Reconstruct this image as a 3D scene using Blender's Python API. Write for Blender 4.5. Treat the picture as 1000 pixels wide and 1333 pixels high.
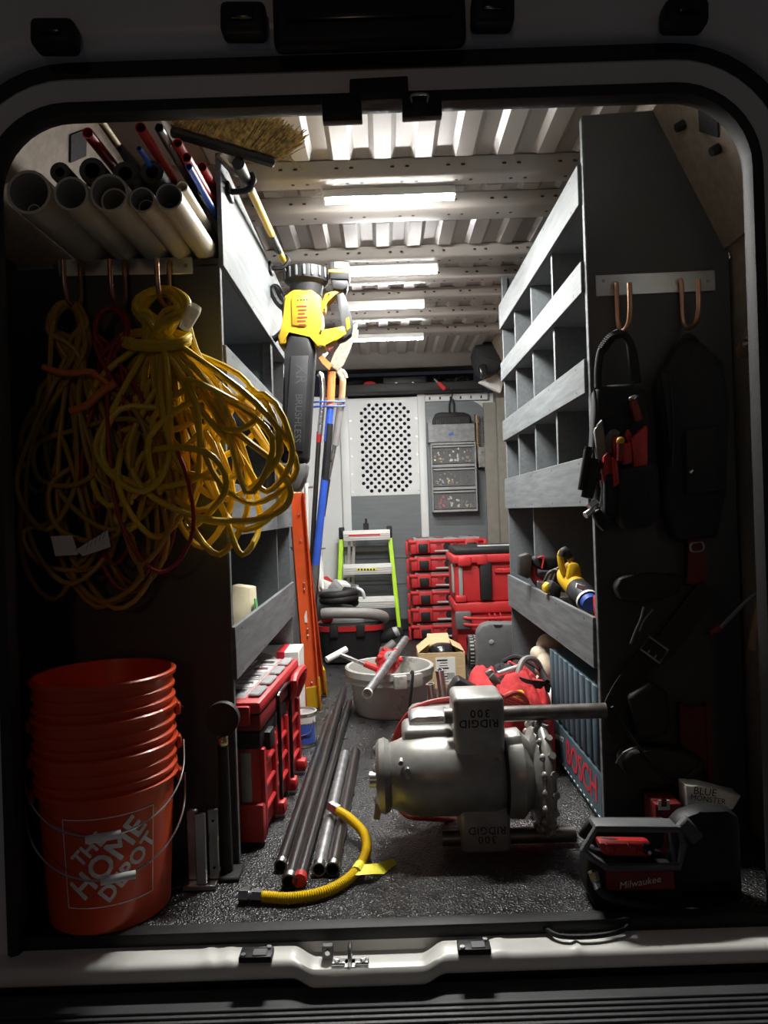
import bpy, bmesh, math, random
from math import radians, sin, cos, pi, sqrt
from mathutils import Vector as V, Matrix, Euler, Quaternion

for o in list(bpy.data.objects):
    bpy.data.objects.remove(o)
SC = bpy.context.scene
COL = SC.collection

# ---------------------------------------------------------------- camera
F, CX, CY = 960.0, 500.0, 666.5          # focal length in pixels of the 1000x1333 frame
ROLL, CAMY, CAMZ = radians(1.9), -1.53, 0.86
cam_d = bpy.data.cameras.new('camera')
cam_d.sensor_fit = 'HORIZONTAL'
cam_d.sensor_width = 36.0
cam_d.lens = F * 36.0 / 1000.0
cam_d.clip_start = 0.02
cam = bpy.data.objects.new('camera', cam_d)
COL.objects.link(cam)
cam.matrix_world = (Matrix.Translation((0, CAMY, CAMZ)) @ Matrix.Rotation(ROLL, 4, 'Y')
                    @ Matrix.Rotation(pi / 2, 4, 'X'))
SC.camera = cam

# ---------------------------------------------------------------- world, outside lamp, exposure
W = bpy.data.worlds.new('night')
SC.world = W
W.use_nodes = True
W.node_tree.nodes['Background'].inputs[0].default_value = (0.55, 0.62, 0.8, 1)
W.node_tree.nodes['Background'].inputs[1].default_value = 0.021
lamp_d = bpy.data.lights.new('street_lamp_light', 'POINT')
lamp_d.energy = 34
lamp_d.color = (1.0, 0.66, 0.42)
lamp_d.shadow_soft_size = 0.25
lamp = bpy.data.objects.new('street_lamp_light', lamp_d)
lamp.location = (-0.7, -8.0, 2.3)
COL.objects.link(lamp)
LED = 210.0                                # emission of the LED tubes
vs = SC.view_settings
vs.view_transform = 'Standard'
vs.look = 'None'
vs.gamma = 1.0
vs.exposure = 0.12
vs.use_curve_mapping = False

# ---------------------------------------------------------------- helpers
SN, CS = sin(ROLL), cos(ROLL)
def ab(u, v):
    du, dv = u - CX, v - CY
    return CS * du - SN * dv, SN * du + CS * dv
def at(u, v, Y):                          # photograph pixel at depth Y -> point
    a, b = ab(u, v); d = Y - CAMY
    return V((a * d / F, Y, CAMZ - b * d / F))
def fl(u, v, z=0.0):                      # pixel on the horizontal plane at height z
    a, b = ab(u, v); d = (CAMZ - z) * F / b
    return V((a * d / F, CAMY + d, z))
def onx(u, v, x):                         # pixel on the vertical plane at x
    a, b = ab(u, v); d = x * F / a
    return V((x, CAMY + d, CAMZ - b * d / F))

def tag(o, label=None, cat=None, group=None, kind=None):
    if label: o['label'] = label
    if cat: o['category'] = cat
    if group: o['group'] = group
    if kind: o['kind'] = kind
    return o
ROOTM = {}
def thing(name, label, cat, loc=(0, 0, 0), rot=(0, 0, 0), group=None, kind=None):
    o = bpy.data.objects.new(name, None)
    o.empty_display_size = 0.05
    COL.objects.link(o)
    o.location = loc; o.rotation_euler = rot
    ROOTM[o.name] = Matrix.LocRotScale(V(loc), Euler(rot), None)
    return tag(o, label, cat, group, kind)
def root_matrix(o):
    while o.parent: o = o.parent
    return ROOTM.get(o.name, Matrix.Identity(4))
def copy_tree(o, parent=None):
    c = o.copy(); COL.objects.link(c); c.parent = parent
    for ch in [x for x in bpy.data.objects if x.parent == o]: copy_tree(ch, c)
    return c
def frame(z, x=None):
    """rotation whose Z axis is z (and X axis near x)"""
    z = V(z).normalized()
    x = V(x) if x is not None else (V((1, 0, 0)) if abs(z.x) < .9 else V((0, 1, 0)))
    y = z.cross(x).normalized(); x = y.cross(z).normalized()
    return Matrix((x, y, z)).transposed()
def spline(pts, sub=6, closed=False):
    pts = [V(p) for p in pts]; n = len(pts); out = []
    if n < 3: return pts
    rng = n if closed else n - 1
    for i in range(rng):
        if closed: p0, p1, p2, p3 = pts[(i-1) % n], pts[i], pts[(i+1) % n], pts[(i+2) % n]
        else:
            p1, p2 = pts[i], pts[i+1]
            p0 = pts[i-1] if i else p1 * 2 - p2
            p3 = pts[i+2] if i + 2 < n else p2 * 2 - p1
        for k in range(sub):
            t = k / sub
            out.append(0.5 * ((2*p1) + (p2-p0)*t + (2*p0-5*p1+4*p2-p3)*t*t + (3*p1-p0-3*p2+p3)*t**3))
    if not closed: out.append(pts[-1])
    return out

class MB:
    def __init__(s): s.bm = bmesh.new()
    def _bev(s, verts, bev, seg):
        if bev <= 0: return
        vs_ = set(verts)
        ed = [e for e in s.bm.edges if e.verts[0] in vs_ and e.verts[1] in vs_]
        bmesh.ops.bevel(s.bm, geom=ed, offset=bev, segments=seg, affect='EDGES', profile=0.5, clamp_overlap=True)
    def box(s, c, size, rot=None, bev=0.0, seg=1):
        m = Matrix.Translation(V(c))
        if rot is not None:
            m = m @ (rot.to_4x4() if isinstance(rot, Matrix) else Euler(rot).to_matrix().to_4x4())
        m = m @ Matrix.Diagonal((*size, 1))
        r = bmesh.ops.create_cube(s.bm, size=1.0, matrix=m)
        s._bev(r['verts'], bev, seg)
        return s
    def bb(s, a, b, bev=0.0, seg=1):      # box between two corners
        a, b = V(a), V(b)
        return s.box((a + b) / 2, [abs(q) for q in (b - a)], None, bev, seg)
    def bar(s, p0, p1, w, h, up=None, bev=0.0):   # rectangular bar between two points
        p0, p1 = V(p0), V(p1); d = p1 - p0
        return s.box((p0 + p1) / 2, (w, h, d.length), frame(d, up), bev)
    def cyl(s, p0, p1, r0, r1=None, n=16, caps=True):
        p0, p1 = V(p0), V(p1); r1 = r0 if r1 is None else r1
        R = frame(p1 - p0); A = []; B = []
        for i in range(n):
            q = R @ V((cos(2*pi*i/n), sin(2*pi*i/n), 0))
            A.append(s.bm.verts.new(p0 + q * r0)); B.append(s.bm.verts.new(p1 + q * r1))
        for i in range(n): s.bm.faces.new((A[i], A[(i+1) % n], B[(i+1) % n], B[i]))
        if caps:
            s.bm.faces.new(A[::-1]); s.bm.faces.new(B)
        return s
    def lathe(s, prof, p0=(0, 0, 0), axis=(0, 0, 1), n=28, a0=0, a1=2*pi, closed_prof=False):
        p0 = V(p0); R = frame(axis); full = abs(a1 - a0 - 2*pi) < 1e-6
        rings = []; m = n if full else n + 1
        for r, z in prof:
            if r < 1e-6: rings.append([s.bm.verts.new(p0 + R @ V((0, 0, z)))]); continue
            rings.append([s.bm.verts.new(p0 + R @ V((r*cos(a0+(a1-a0)*i/n), r*sin(a0+(a1-a0)*i/n), z))) for i in range(m)])
        pr = list(zip(rings, rings[1:]))
        if closed_prof: pr.append((rings[-1], rings[0]))
        for A, B in pr:
            for i in range(n):
                j = (i + 1) % m if full else i + 1
                if len(A) == 1 and len(B) == 1: continue
                if len(A) == 1: s.bm.faces.new((A[0], B[j], B[i])) if B[i] != B[j] else None
                elif len(B) == 1: s.bm.faces.new((A[i], A[j], B[0]))
                else: s.bm.faces.new((A[i], A[j], B[j], B[i]))
        return s
    def tube(s, pts, r, n=8, sub=6, closed=False, caps=True, radii=None):
        P = spline(pts, sub, closed) if sub > 1 else [V(p) for p in pts]
        if radii:
            RR = [q.x for q in spline([V((x, 0, 0)) for x in radii], sub, closed)] if sub > 1 else radii
        m = len(P); rings = []; up = None
        for i in range(m):
            t = (P[(i+1) % m] - P[i-1]) if closed else (P[min(i+1, m-1)] - P[max(i-1, 0)])
            if t.length < 1e-9: t = V((0, 0, 1))
            t.normalize()
            if up is None: up = frame(t).col[0]
            x = up - t * up.dot(t)
            if x.length < 1e-6: x = frame(t).col[0]
            x = V(x).normalized(); up = x; y = t.cross(x)
            rr = RR[i] if radii else r
            rings.append([s.bm.verts.new(P[i] + (x*cos(2*pi*k/n) + y*sin(2*pi*k/n)) * rr) for k in range(n)])
        pr = list(zip(rings, rings[1:])) + ([(rings[-1], rings[0])] if closed else [])
        for A, B in pr:
            for k in range(n): s.bm.faces.new((A[k], A[(k+1) % n], B[(k+1) % n], B[k]))
        if caps and not closed:
            s.bm.faces.new(rings[0][::-1]); s.bm.faces.new(rings[-1])
        return s
    def strap(s, pts, w, t, side, sub=6):        # flat belt following pts; side = width direction
        P = spline(pts, sub); side = V(side).normalized(); rings = []
        for i, p in enumerate(P):
            tg = (P[min(i+1, len(P)-1)] - P[max(i-1, 0)]).normalized()
            x = (side - tg * side.dot(tg)).normalized(); y = tg.cross(x)
            rings.append([s.bm.verts.new(p + x*a*w/2 + y*b*t/2) for a, b in ((1,1),(-1,1),(-1,-1),(1,-1))])
        for A, B in zip(rings, rings[1:]):
            for k in range(4): s.bm.faces.new((A[k], A[(k+1) % 4], B[(k+1) % 4], B[k]))
        s.bm.faces.new(rings[0][::-1]); s.bm.faces.new(rings[-1])
        return s
    def prism(s, pts, vec, bev=0.0, seg=1):      # planar polygon swept along vec
        vec = V(vec); A = [s.bm.verts.new(V(p)) for p in pts]; B = [s.bm.verts.new(V(p) + vec) for p in pts]
        n = len(A)
        for i in range(n): s.bm.faces.new((A[i], A[(i+1) % n], B[(i+1) % n], B[i]))
        s.bm.faces.new(A[::-1]); s.bm.faces.new(B)
        s._bev(A + B, bev, seg)
        return s
    def slab(s, px, Y0, Y1, bev=0.0, seg=2, Yref=None):   # outline in pixels at Yref, thick from Y0 to Y1
        yr = Y0 if Yref is None else Yref
        pts = []
        for u, v in px:
            p = at(u, v, yr); pts.append(V((p.x, Y0, p.z)))
        return s.prism(pts, (0, Y1 - Y0, 0), bev, seg)
    def ball(s, c, r, rot=None, n=16, m=10, sq=1.0):
        if not hasattr(r, '__len__'): r = (r, r, r)
        c = V(c); R = Matrix.Identity(3) if rot is None else (rot if isinstance(rot, Matrix) else Euler(rot).to_matrix())
        def pw(x): return math.copysign(abs(x) ** sq, x)
        rings = []
        for j in range(m + 1):
            ph = -pi/2 + pi * j / m
            if j in (0, m): rings.append([s.bm.verts.new(c + R @ V((0, 0, pw(sin(ph)) * r[2])))]); continue
            rings.append([s.bm.verts.new(c + R @ V((pw(cos(ph))*pw(cos(2*pi*i/n))*r[0], pw(cos(ph))*pw(sin(2*pi*i/n))*r[1], pw(sin(ph))*r[2]))) for i in range(n)])
        for A, B in zip(rings, rings[1:]):
            for i in range(n):
                j = (i + 1) % n
                if len(A) == 1: s.bm.faces.new((A[0], B[j], B[i]))
                elif len(B) == 1: s.bm.faces.new((A[i], A[j], B[0]))
                else: s.bm.faces.new((A[i], A[j], B[j], B[i]))
        return s
    def grid(s, fn, nu, nv, thick=None):
        g = [[s.bm.verts.new(V(fn(i / nu, j / nv))) for j in range(nv + 1)] for i in range(nu + 1)]
        for i in range(nu):
            for j in range(nv): s.bm.faces.new((g[i][j], g[i+1][j], g[i+1][j+1], g[i][j+1]))
        return s
    def text(s, body, size, M, depth=0.0006, shear=0.0, bend=None, align='CENTER', space=1.0, bold=0.0):
        c = bpy.data.curves.new('t', 'FONT'); c.body = body; c.size = size; c.align_x = align; c.align_y = 'CENTER'
        c.shear = shear; c.space_character = space; c.offset = size * bold; c.resolution_u = 3
        o = bpy.data.objects.new('t', c); COL.objects.link(o)
        bpy.context.view_layer.update()
        me = bpy.data.meshes.new_from_object(o)
        bpy.data.objects.remove(o); bpy.data.curves.remove(c)
        tb = bmesh.new(); tb.from_mesh(me); bpy.data.meshes.remove(me)
        if bend:
            for q in range(-60, 61):
                if bend == 'u':
                    bmesh.ops.bisect_plane(tb, geom=tb.verts[:] + tb.edges[:] + tb.faces[:], plane_co=(q*.008, 0, 0), plane_no=(1, 0, 0))
        vm = {}
        for w in tb.verts: vm[w] = s.bm.verts.new(M(w.co) if callable(M) else M @ w.co)
        for f in tb.faces:
            try: s.bm.faces.new([vm[w] for w in f.verts])
            except ValueError: pass
        tb.free()
        return s
    def mesh(s, angle=38, smooth=True):
        bmesh.ops.recalc_face_normals(s.bm, faces=s.bm.faces[:])
        me = bpy.data.meshes.new('m'); s.bm.to_mesh(me); s.bm.free()
        if smooth:
            me.polygons.foreach_set('use_smooth', [True] * len(me.polygons))
            me.set_sharp_from_angle(angle=radians(angle))
        return me
    def build(s, name, mat, parent=None, world=False, label=None, angle=38):
        me = s.mesh(angle); me.name = name
        me.materials.append(mat)
        if parent is not None and world: me.transform(root_matrix(parent).inverted())
        o = bpy.data.objects.new(name, me); COL.objects.link(o)
        o.parent = parent
        if label: o['label'] = label
        return o
    def solo(s, name, mat, label, cat, group=None, kind=None, angle=38):
        me = s.mesh(angle); me.name = name; me.materials.append(mat)
        xs = [w.co for w in me.vertices]
        lo = V([min(p[i] for p in xs) for i in range(3)]); hi = V([max(p[i] for p in xs) for i in range(3)])
        c = V(((lo.x+hi.x)/2, (lo.y+hi.y)/2, lo.z))
        me.transform(Matrix.Translation(-c))
        o = bpy.data.objects.new(name, me); COL.objects.link(o); o.location = c
        ROOTM[o.name] = Matrix.Translation(c)
        return tag(o, label, cat, group, kind)

# ---------------------------------------------------------------- materials
MATS = {}
def mat(name, col, rough=0.5, metal=0.0, var=0.12, scale=18.0, bump=0.0, bscale=60.0, spec=0.5, col2=None,
        stretch=None, dirt=None, dscale=5.0, dth=0.62, alpha=1.0, trans=0.0, coat=0.0, voro=False, rvar=0.0):
    m = bpy.data.materials.new(name); m.use_nodes = True
    nt = m.node_tree; N = nt.nodes; L = nt.links; b = N['Principled BSDF']
    b.inputs['Roughness'].default_value = rough; b.inputs['Metallic'].default_value = metal
    b.inputs['Specular IOR Level'].default_value = spec; b.inputs['Alpha'].default_value = alpha
    b.inputs['Transmission Weight'].default_value = trans; b.inputs['Coat Weight'].default_value = coat
    tc = N.new('ShaderNodeTexCoord'); vec = tc.outputs['Object']
    if stretch:
        mp = N.new('ShaderNodeMapping'); mp.inputs['Scale'].default_value = stretch
        L.new(vec, mp.inputs['Vector']); vec = mp.outputs['Vector']
    nz = N.new('ShaderNodeTexNoise'); nz.inputs['Scale'].default_value = scale; nz.inputs['Detail'].default_value = 4
    L.new(vec, nz.inputs['Vector'])
    rp = N.new('ShaderNodeValToRGB')
    c2 = col2 if col2 else tuple(min(1, c * (1 + var)) for c in col)
    c1 = col if col2 else tuple(c * (1 - var) for c in col)
    rp.color_ramp.elements[0].position = .35; rp.color_ramp.elements[1].position = .65
    rp.color_ramp.elements[0].color = (*c1, 1); rp.color_ramp.elements[1].color = (*c2, 1)
    L.new(nz.outputs['Fac'], rp.inputs['Fac']); out = rp.outputs['Color']
    if dirt:
        dn = N.new('ShaderNodeTexNoise'); dn.inputs['Scale'].default_value = dscale; dn.inputs['Detail'].default_value = 8
        dn.inputs['Roughness'].default_value = .7
        L.new(tc.outputs['Object'], dn.inputs['Vector'])
        dr = N.new('ShaderNodeMapRange'); dr.inputs['From Min'].default_value = dth; dr.inputs['From Max'].default_value = dth + .1
        L.new(dn.outputs['Fac'], dr.inputs['Value'])
        mx = N.new('ShaderNodeMix'); mx.data_type = 'RGBA'
        mx.inputs[7].default_value = (*dirt, 1)
        L.new(out, mx.inputs[6]); L.new(dr.outputs['Result'], mx.inputs[0]); out = mx.outputs[2]
    L.new(out, b.inputs['Base Color'])
    if rvar:
        rr = N.new('ShaderNodeMapRange'); rr.inputs['To Min'].default_value = max(0.02, rough - rvar); rr.inputs['To Max'].default_value = min(1, rough + rvar)
        L.new(nz.outputs['Fac'], rr.inputs['Value']); L.new(rr.outputs['Result'], b.inputs['Roughness'])
    if bump:
        bt = N.new('ShaderNodeTexVoronoi' if voro else 'ShaderNodeTexNoise'); bt.inputs['Scale'].default_value = bscale
        L.new(vec, bt.inputs['Vector'])
        bp = N.new('ShaderNodeBump'); bp.inputs['Strength'].default_value = bump; bp.inputs['Distance'].default_value = .004
        L.new(bt.outputs['Distance' if voro else 'Fac'], bp.inputs['Height']); L.new(bp.outputs['Normal'], b.inputs['Normal'])
    MATS[name] = m
    return m
def emit(name, col, st):
    m = bpy.data.materials.new(name); m.use_nodes = True
    nt = m.node_tree; nt.nodes.remove(nt.nodes['Principled BSDF'])
    e = nt.nodes.new('ShaderNodeEmission'); e.inputs[0].default_value = (*col, 1); e.inputs[1].default_value = st
    nt.links.new(e.outputs[0], nt.nodes['Material Output'].inputs[0])
    return m

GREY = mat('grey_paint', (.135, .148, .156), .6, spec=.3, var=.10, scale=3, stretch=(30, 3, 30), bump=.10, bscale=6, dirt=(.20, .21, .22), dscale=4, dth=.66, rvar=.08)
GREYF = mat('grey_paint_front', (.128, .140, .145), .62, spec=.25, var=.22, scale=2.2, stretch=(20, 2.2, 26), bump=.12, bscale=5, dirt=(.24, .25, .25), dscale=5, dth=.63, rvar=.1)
GREYD = mat('grey_paint_shaded', (.062, .060, .060), .55, var=.10, scale=4, bump=.05, bscale=120)  # same shelf grey, with the shade on the rear-facing end panels put into the colour
WHITE = mat('white_van_paint', (.70, .70, .68), .32, var=.03, scale=6, dirt=(.45, .43, .40), dscale=9, dth=.70, coat=.3)
SILLW = mat('sill_paint', (.78, .77, .72), .38, var=.04, scale=8, dirt=(.18, .14, .10), dscale=16, dth=.68, coat=.2)
ROOFP = mat('roof_primer', (.335, .312, .285), .40, var=.04, scale=5)
PARTW = mat('partition_white', (.68, .70, .70), .42, var=.03, scale=5, dirt=(.5, .5, .5), dscale=8, dth=.68)
PARTG = mat('partition_grey', (.15, .17, .178), .45, var=.07, scale=3, stretch=(2, 2, 14))
HARDB = mat('hardboard_wall', (.25, .20, .155), .75, var=.14, scale=40, bump=.15, bscale=200)
BLACK = mat('black_plastic', (.016, .016, .017), .5, var=.15, scale=30, spec=.3)
BLACKG = mat('gloss_black', (.012, .012, .013), .2, var=.1)
BUMPM = mat('bumper_plastic', (.05, .051, .053), .5, var=.1, scale=20, bump=.08, bscale=200)
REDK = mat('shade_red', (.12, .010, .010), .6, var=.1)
RUBBER = mat('rubber', (.014, .014, .014), .62, var=.2, scale=40, bump=.1, bscale=150)
FABRIC = mat('black_nylon', (.016, .016, .018), .85, var=.25, scale=120, bump=.25, bscale=350)
FLOORM = mat('floor_rubber', (.022, .022, .023), .29, var=.3, spec=.6, scale=30, bump=.9, bscale=185, voro=True, dirt=(.045, .043, .04), dscale=5, dth=.66, rvar=.06)
STEEL = mat('steel', (.55, .55, .54), .3, 1.0, var=.12, scale=25, rvar=.1)
ALU = mat('aluminium', (.72, .73, .73), .34, 1.0, var=.06, scale=20, rvar=.08)
RODM = mat('rod_steel', (.21, .195, .175), .38, .75, var=.2, scale=30, dirt=(.14, .11, .08), dscale=16, dth=.6)
CAST = mat('cast_grey', (.40, .392, .365), .36, .35, var=.12, scale=22, dirt=(.16, .13, .10), dscale=14, dth=.66, bump=.06, bscale=90, rvar=.1)
GALVD = mat('galvanised_dull', (.20, .205, .21), .5, .6, var=.2, scale=30)
GALV = mat('galvanised', (.36, .37, .38), .42, .85, var=.22, scale=34, dirt=(.2, .19, .18), dscale=20, dth=.66)
BLKPIPE = mat('black_iron', (.10, .10, .10), .3, .85, var=.15, scale=9)
OLIVE = mat('olive_post', (.20, .19, .16), .5, var=.08)
DKPL = mat('dark_panel', (.026, .027, .029), .5, var=.1, spec=.3)
CLEARD = mat('clear_drawer', (.6, .62, .63), .1, var=.02, alpha=.12, spec=.6)
COPPER = mat('copper', (.62, .36, .24), .36, .9, var=.1)
BRASS = mat('brass', (.70, .55, .30), .3, 1.0, var=.1)
ORANGE = mat('bucket_orange', (.72, .075, .016), .38, var=.05, scale=6, dirt=(.6, .11, .05), dscale=12, dth=.68, coat=.15)
LADORG = mat('ladder_orange', (.80, .13, .03), .42, var=.06)
RED = mat('tool_red', (.50, .022, .022), .42, var=.07, scale=12)
REDB = mat('box_red', (.50, .026, .030), .45, var=.08, scale=12, dirt=(.45, .05, .05), dscale=20, dth=.66)
REDD = mat('dark_red', (.22, .014, .014), .5, var=.1)
REDF = mat('red_fabric', (.46, .022, .026), .85, var=.18, scale=60, bump=.3, bscale=260)
REDC = mat('red_cord', (.36, .035, .032), .45, var=.12)
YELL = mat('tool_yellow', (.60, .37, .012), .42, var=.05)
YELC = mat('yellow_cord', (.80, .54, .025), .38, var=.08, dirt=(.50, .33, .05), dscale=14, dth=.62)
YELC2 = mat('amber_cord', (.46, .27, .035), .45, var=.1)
YELG = mat('gas_line_yellow', (.85, .56, .01), .35, var=.06, dirt=(.55, .36, .05), dscale=18, dth=.66)
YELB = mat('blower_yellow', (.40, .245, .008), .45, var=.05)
YELT = mat('yellow_tag', (.92, .83, .04), .5, var=.04)
ORGC = mat('orange_plastic', (.80, .22, .05), .45, var=.06)
LIME = mat('lime_fibreglass', (.48, .82, .03), .4, var=.05)
BLUE = mat('blue_plastic', (.03, .10, .55), .4, var=.08)
BLUEC = mat('blue_strap', (.06, .13, .55), .55, var=.08)
NAVY = mat('navy_case', (.072, .125, .155), .48, var=.1, scale=20, dirt=(.16, .21, .235), dscale=24, dth=.66)
PVC = mat('pvc_white', (.80, .73, .58), .35, var=.04, scale=8, dirt=(.6, .55, .46), dscale=8, dth=.66)
PVCG = mat('pvc_grey', (.42, .42, .40), .4, var=.05)
CARD = mat('cardboard', (.60, .44, .24), .8, var=.08, scale=14, stretch=(1, 1, 8))
PAPER = mat('paper_white', (.80, .79, .74), .7, var=.05)
LABELW = mat('label_white', (.82, .83, .80), .5, var=.03)
INK = mat('ink_black', (.015, .015, .015), .6, var=.1)
WHITEP = mat('print_white', (.80, .79, .76), .5, var=.1, scale=40, dirt=(.6, .25, .2), dscale=30, dth=.66)
GREYPL = mat('grey_plastic', (.11, .113, .115), .5, var=.1, scale=30, dirt=(.2, .2, .2), dscale=18, dth=.66)
LGREY = mat('light_grey_plastic', (.30, .31, .31), .5, var=.1)
OIL = mat('oil_bin_grey', (.40, .40, .37), .42, var=.1, scale=9, dirt=(.16, .15, .13), dscale=9, dth=.58)
HOSEG = mat('hose_grey', (.22, .21, .20), .5, var=.1)
BEIGE = mat('beige_leather', (.55, .47, .36), .75, var=.12, scale=30, bump=.2, bscale=120)
LEATH = mat('dark_leather', (.022, .018, .015), .6, var=.2, scale=30, bump=.2, bscale=140)
WOODH = mat('wood_handle', (.42, .29, .15), .55, var=.2, scale=6, stretch=(10, 10, 1))
STRAW = mat('broom_bristle', (.40, .27, .09), .7, var=.55, scale=90)
SKIN_ROPE = mat('pink_rope', (.60, .42, .34), .7, var=.1)
CLEAR = mat('clear_plastic', (.85, .87, .88), .12, var=.02, alpha=.30, spec=.6)
CLEARC = mat('clear_cap', (.85, .83, .72), .25, var=.05, alpha=.72)
BLUEPR = mat('blue_print', (.05, .12, .5), .5, var=.05)
REDPR = mat('red_print', (.72, .03, .05), .5, var=.05)
LEDM = [emit('led_tube_glow', (1.0, .985, .95), LED * k) for k in (2.75, 1.3, 1.25, 1.15)]
# ================================================================ the van shell
HW = 0.785                                # half width of the rear opening
WX = 0.93                                 # half width inside
PY = 3.85                                 # partition
# floor
m = MB().bb((-WX, 0.0, -.012), (WX, PY, 0.0))
floor = tag(m.build('floor', FLOORM), 'black textured rubber floor mat of the van', None, None, 'structure')
MB().bb((-WX, -.006, -.03), (WX, .03, .004), .004, 2).build('edge_strip', RUBBER, floor)

# side walls: upright, then leaning in to the roof
def wall(side, name, lab):
    s = side
    m = MB().prism([(s*WX, 0.03, 0), (s*WX, 0.03, 1.50), (s*.72, 0.03, 1.94), (s*.76, 0.03, 1.96), (s*(WX+.04), 0.03, 1.52), (s*(WX+.04), 0.03, 0)], (0, PY, 0))
    return tag(m.build(name, HARDB if s > 0 else GREYD), lab, None, None, 'structure')
wr = wall(1, 'wall_right', 'brown hardboard lining of the van side behind the tall shelving')
wl = wall(-1, 'wall_left', 'dark lining of the van side behind the pipes and cords')
def cove(side, Y0, Y1, z0, z1):            # painted metal cove panel at the rear corner
    m = MB(); s = side
    def p(z, Y, o=0.0): x = WX - (z - 1.5) * (WX - .72) / .44; return V((s*(x - o), Y, z - o*.3))
    m.prism([p(z0, Y0), p(z1, Y0), p(z1, Y0, .012), p(z0, Y0, .012)], (0, Y1 - Y0, 0))
    return m
for s, w, spots in ((-1, wl, ((.37, 1.836), (.52, 1.80))), (1, wr, ((.20, 1.762),))):
    cove(s, .04, .80, 1.52, 1.93).build('corner_panel', HARDB, w)
    for Y, z in spots:
        x = WX - (z - 1.5) * (WX - .72) / .44
        n = V((-s * .44, 0, -.21)).normalized()
        MB().box(V((s*x, Y, z)) + n*.014, (.07, .07, .006), frame(n, (0, 1, 1))).build('black_patch', FABRIC, w)
# screws and clip on the right corner
for Y, z in ((.13, 1.74), (.30, 1.80), (.22, 1.70)):
    x = WX - (z - 1.5) * .21 / .44
    MB().cyl((x-.012, Y, z-.004), (x-.03, Y, z-.012), .013, .011, 12).build('rubber_plug', BLACK, wr)
# body pillar strip beyond the right shelving (sliding door post)
mp = MB()
mp.bb((.80, 3.55, .02), (.93, 3.62, 1.62)); mp.bb((.72, 3.62, .02), (.82, 3.66, 1.60))
mp.build('door_post', OLIVE, wr)

# ceiling ---------------------------------------------------------
ceil = tag(MB().bb((-.74, .03, 1.93), (.74, PY + .3, 1.95)).build('ceiling', ROOFP), 'ribbed white metal roof of the van', None, None, 'structure')
BEAMS = [(.725, .815), (.975, 1.10), (1.46, 1.56), (1.74, 1.82), (2.02, 2.12), (2.36, 2.46), (2.72, 2.84)]
for i, (y0, y1) in enumerate(BEAMS):
    m = MB()
    # hat section: two flanges and a deep centre, rear lip sloped
    z0 = 1.888
    m.prism([(-.73, y0 - .03, 1.928), (-.73, y0, z0 + .006), (-.73, y0 + .012, z0), (-.73, y1 - .012, z0), (-.73, y1, z0 + .006), (-.73, y1 + .03, 1.928)], (1.46, 0, 0), .004, 1)
    bo = m.build('roof_beam', ROOFP, ceil)
    h = MB(); rnd = random.Random(i)
    x = -.62
    while x < .66:
        for q in (0, .045):
            h.cyl((x + q, y0 - .017 + .0, 1.910), (x + q, y0 - .0285 + .014, 1.907), .005, .007, 8)
            h.cyl((x + q + .03, (y0+y1)/2, z0 + .002), (x + q + .03, (y0+y1)/2, z0 - .0006), .006, .006, 8)
        x += .17
    tag(h.build('beam_holes', INK, bo), kind='stuff')
# longitudinal swages pressed in the roof skin, one set per bay
bays = [(.06, .69)] + [(BEAMS[i][1] + .04, BEAMS[i+1][0] - .04) for i in range(len(BEAMS) - 1)] + [(2.88, 3.42)]
for (y0, y1) in bays:
    me = None
    for k in range(-5, 6):
        x = k * .122 + .03
        if me is None:
            m = MB()
            w0, w1 = .040, .024
            v = []
            for z, w, e in ((1.931, w0, 0), (1.914, w1, .02)):
                v.append([m.bm.verts.new((sx * w, (y0 + e) if ey == 0 else (y1 - e), z)) for sx, ey in ((-1, 0), (1, 0), (1, 1), (-1, 1))])
            for q in range(4): m.bm.faces.new((v[0][q], v[0][(q+1) % 4], v[1][(q+1) % 4], v[1][q]))
            m.bm.faces.new(v[1]); m.bm.faces.new(v[0][::-1])
            o = m.build('roof_rib', ROOFP, ceil); me = o.data
        else:
            o = bpy.data.objects.new('roof_rib', me); COL.objects.link(o); o.parent = ceil
        o.location.x = x
# header of the roof over the cab
MB().prism([(-.74, 3.40, 1.93), (-.74, 3.55, 1.90), (-.74, 3.62, 1.868), (-.74, 3.66, 1.868), (-.74, 3.70, 1.93)], (1.48, 0, 0)).build('cab_header', ROOFP, ceil)
for k in range(-4, 5):
    MB().prism([(k*.16, 3.575, 1.893), (k*.16 + .05, 3.575, 1.893), (k*.16 + .04, 3.6, 1.875), (k*.16 + .01, 3.6, 1.875)], (0, .03, .0)).build('header_notch', ROOFP, ceil)

# LED bars -------------------------------------------------------
led_lab = ['bright LED light bar under the roof beam nearest the open rear',
           'LED light bar under the second lit roof beam, above the blower battery',
           'LED light bar third along the roof from the open rear',
           'LED light bar closest to the cab bulkhead']
for li, ((u0, u1, v, z), lab) in enumerate(zip(((425, 590, 256, 1.868), (449, 568, 353, 1.868), (450, 551, 398, 1.868), (456, 550, 440, 1.868)), led_lab)):
    a0, b0 = ab((u0+u1)/2, v); d = (z - CAMZ) * F / -b0
    L = (u1 - u0) * d / F; Y = CAMY + d
    t = thing('led_light_bar', lab, 'light', (a0*d/F, Y, z - .015), (0, radians(0), 0), 'roof light bars')
    MB().bb((-L/2 - .006, -.026, .0085), (L/2 + .006, .026, .035), .002).build('housing', LABELW, t)
    for s in (-1, 1): MB().bb((s*L/2, -.019, .0), (s*(L/2 + .008), .019, .03), .003).build('end_cap', LABELW, t)
    m = MB()
    m.prism([(-L/2, -.024 + .048*k/8, .008 - .008*sin(pi*k/8)) for k in range(9)], (L, 0, 0)).build('diffuser', LEDM[li], t)

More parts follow.
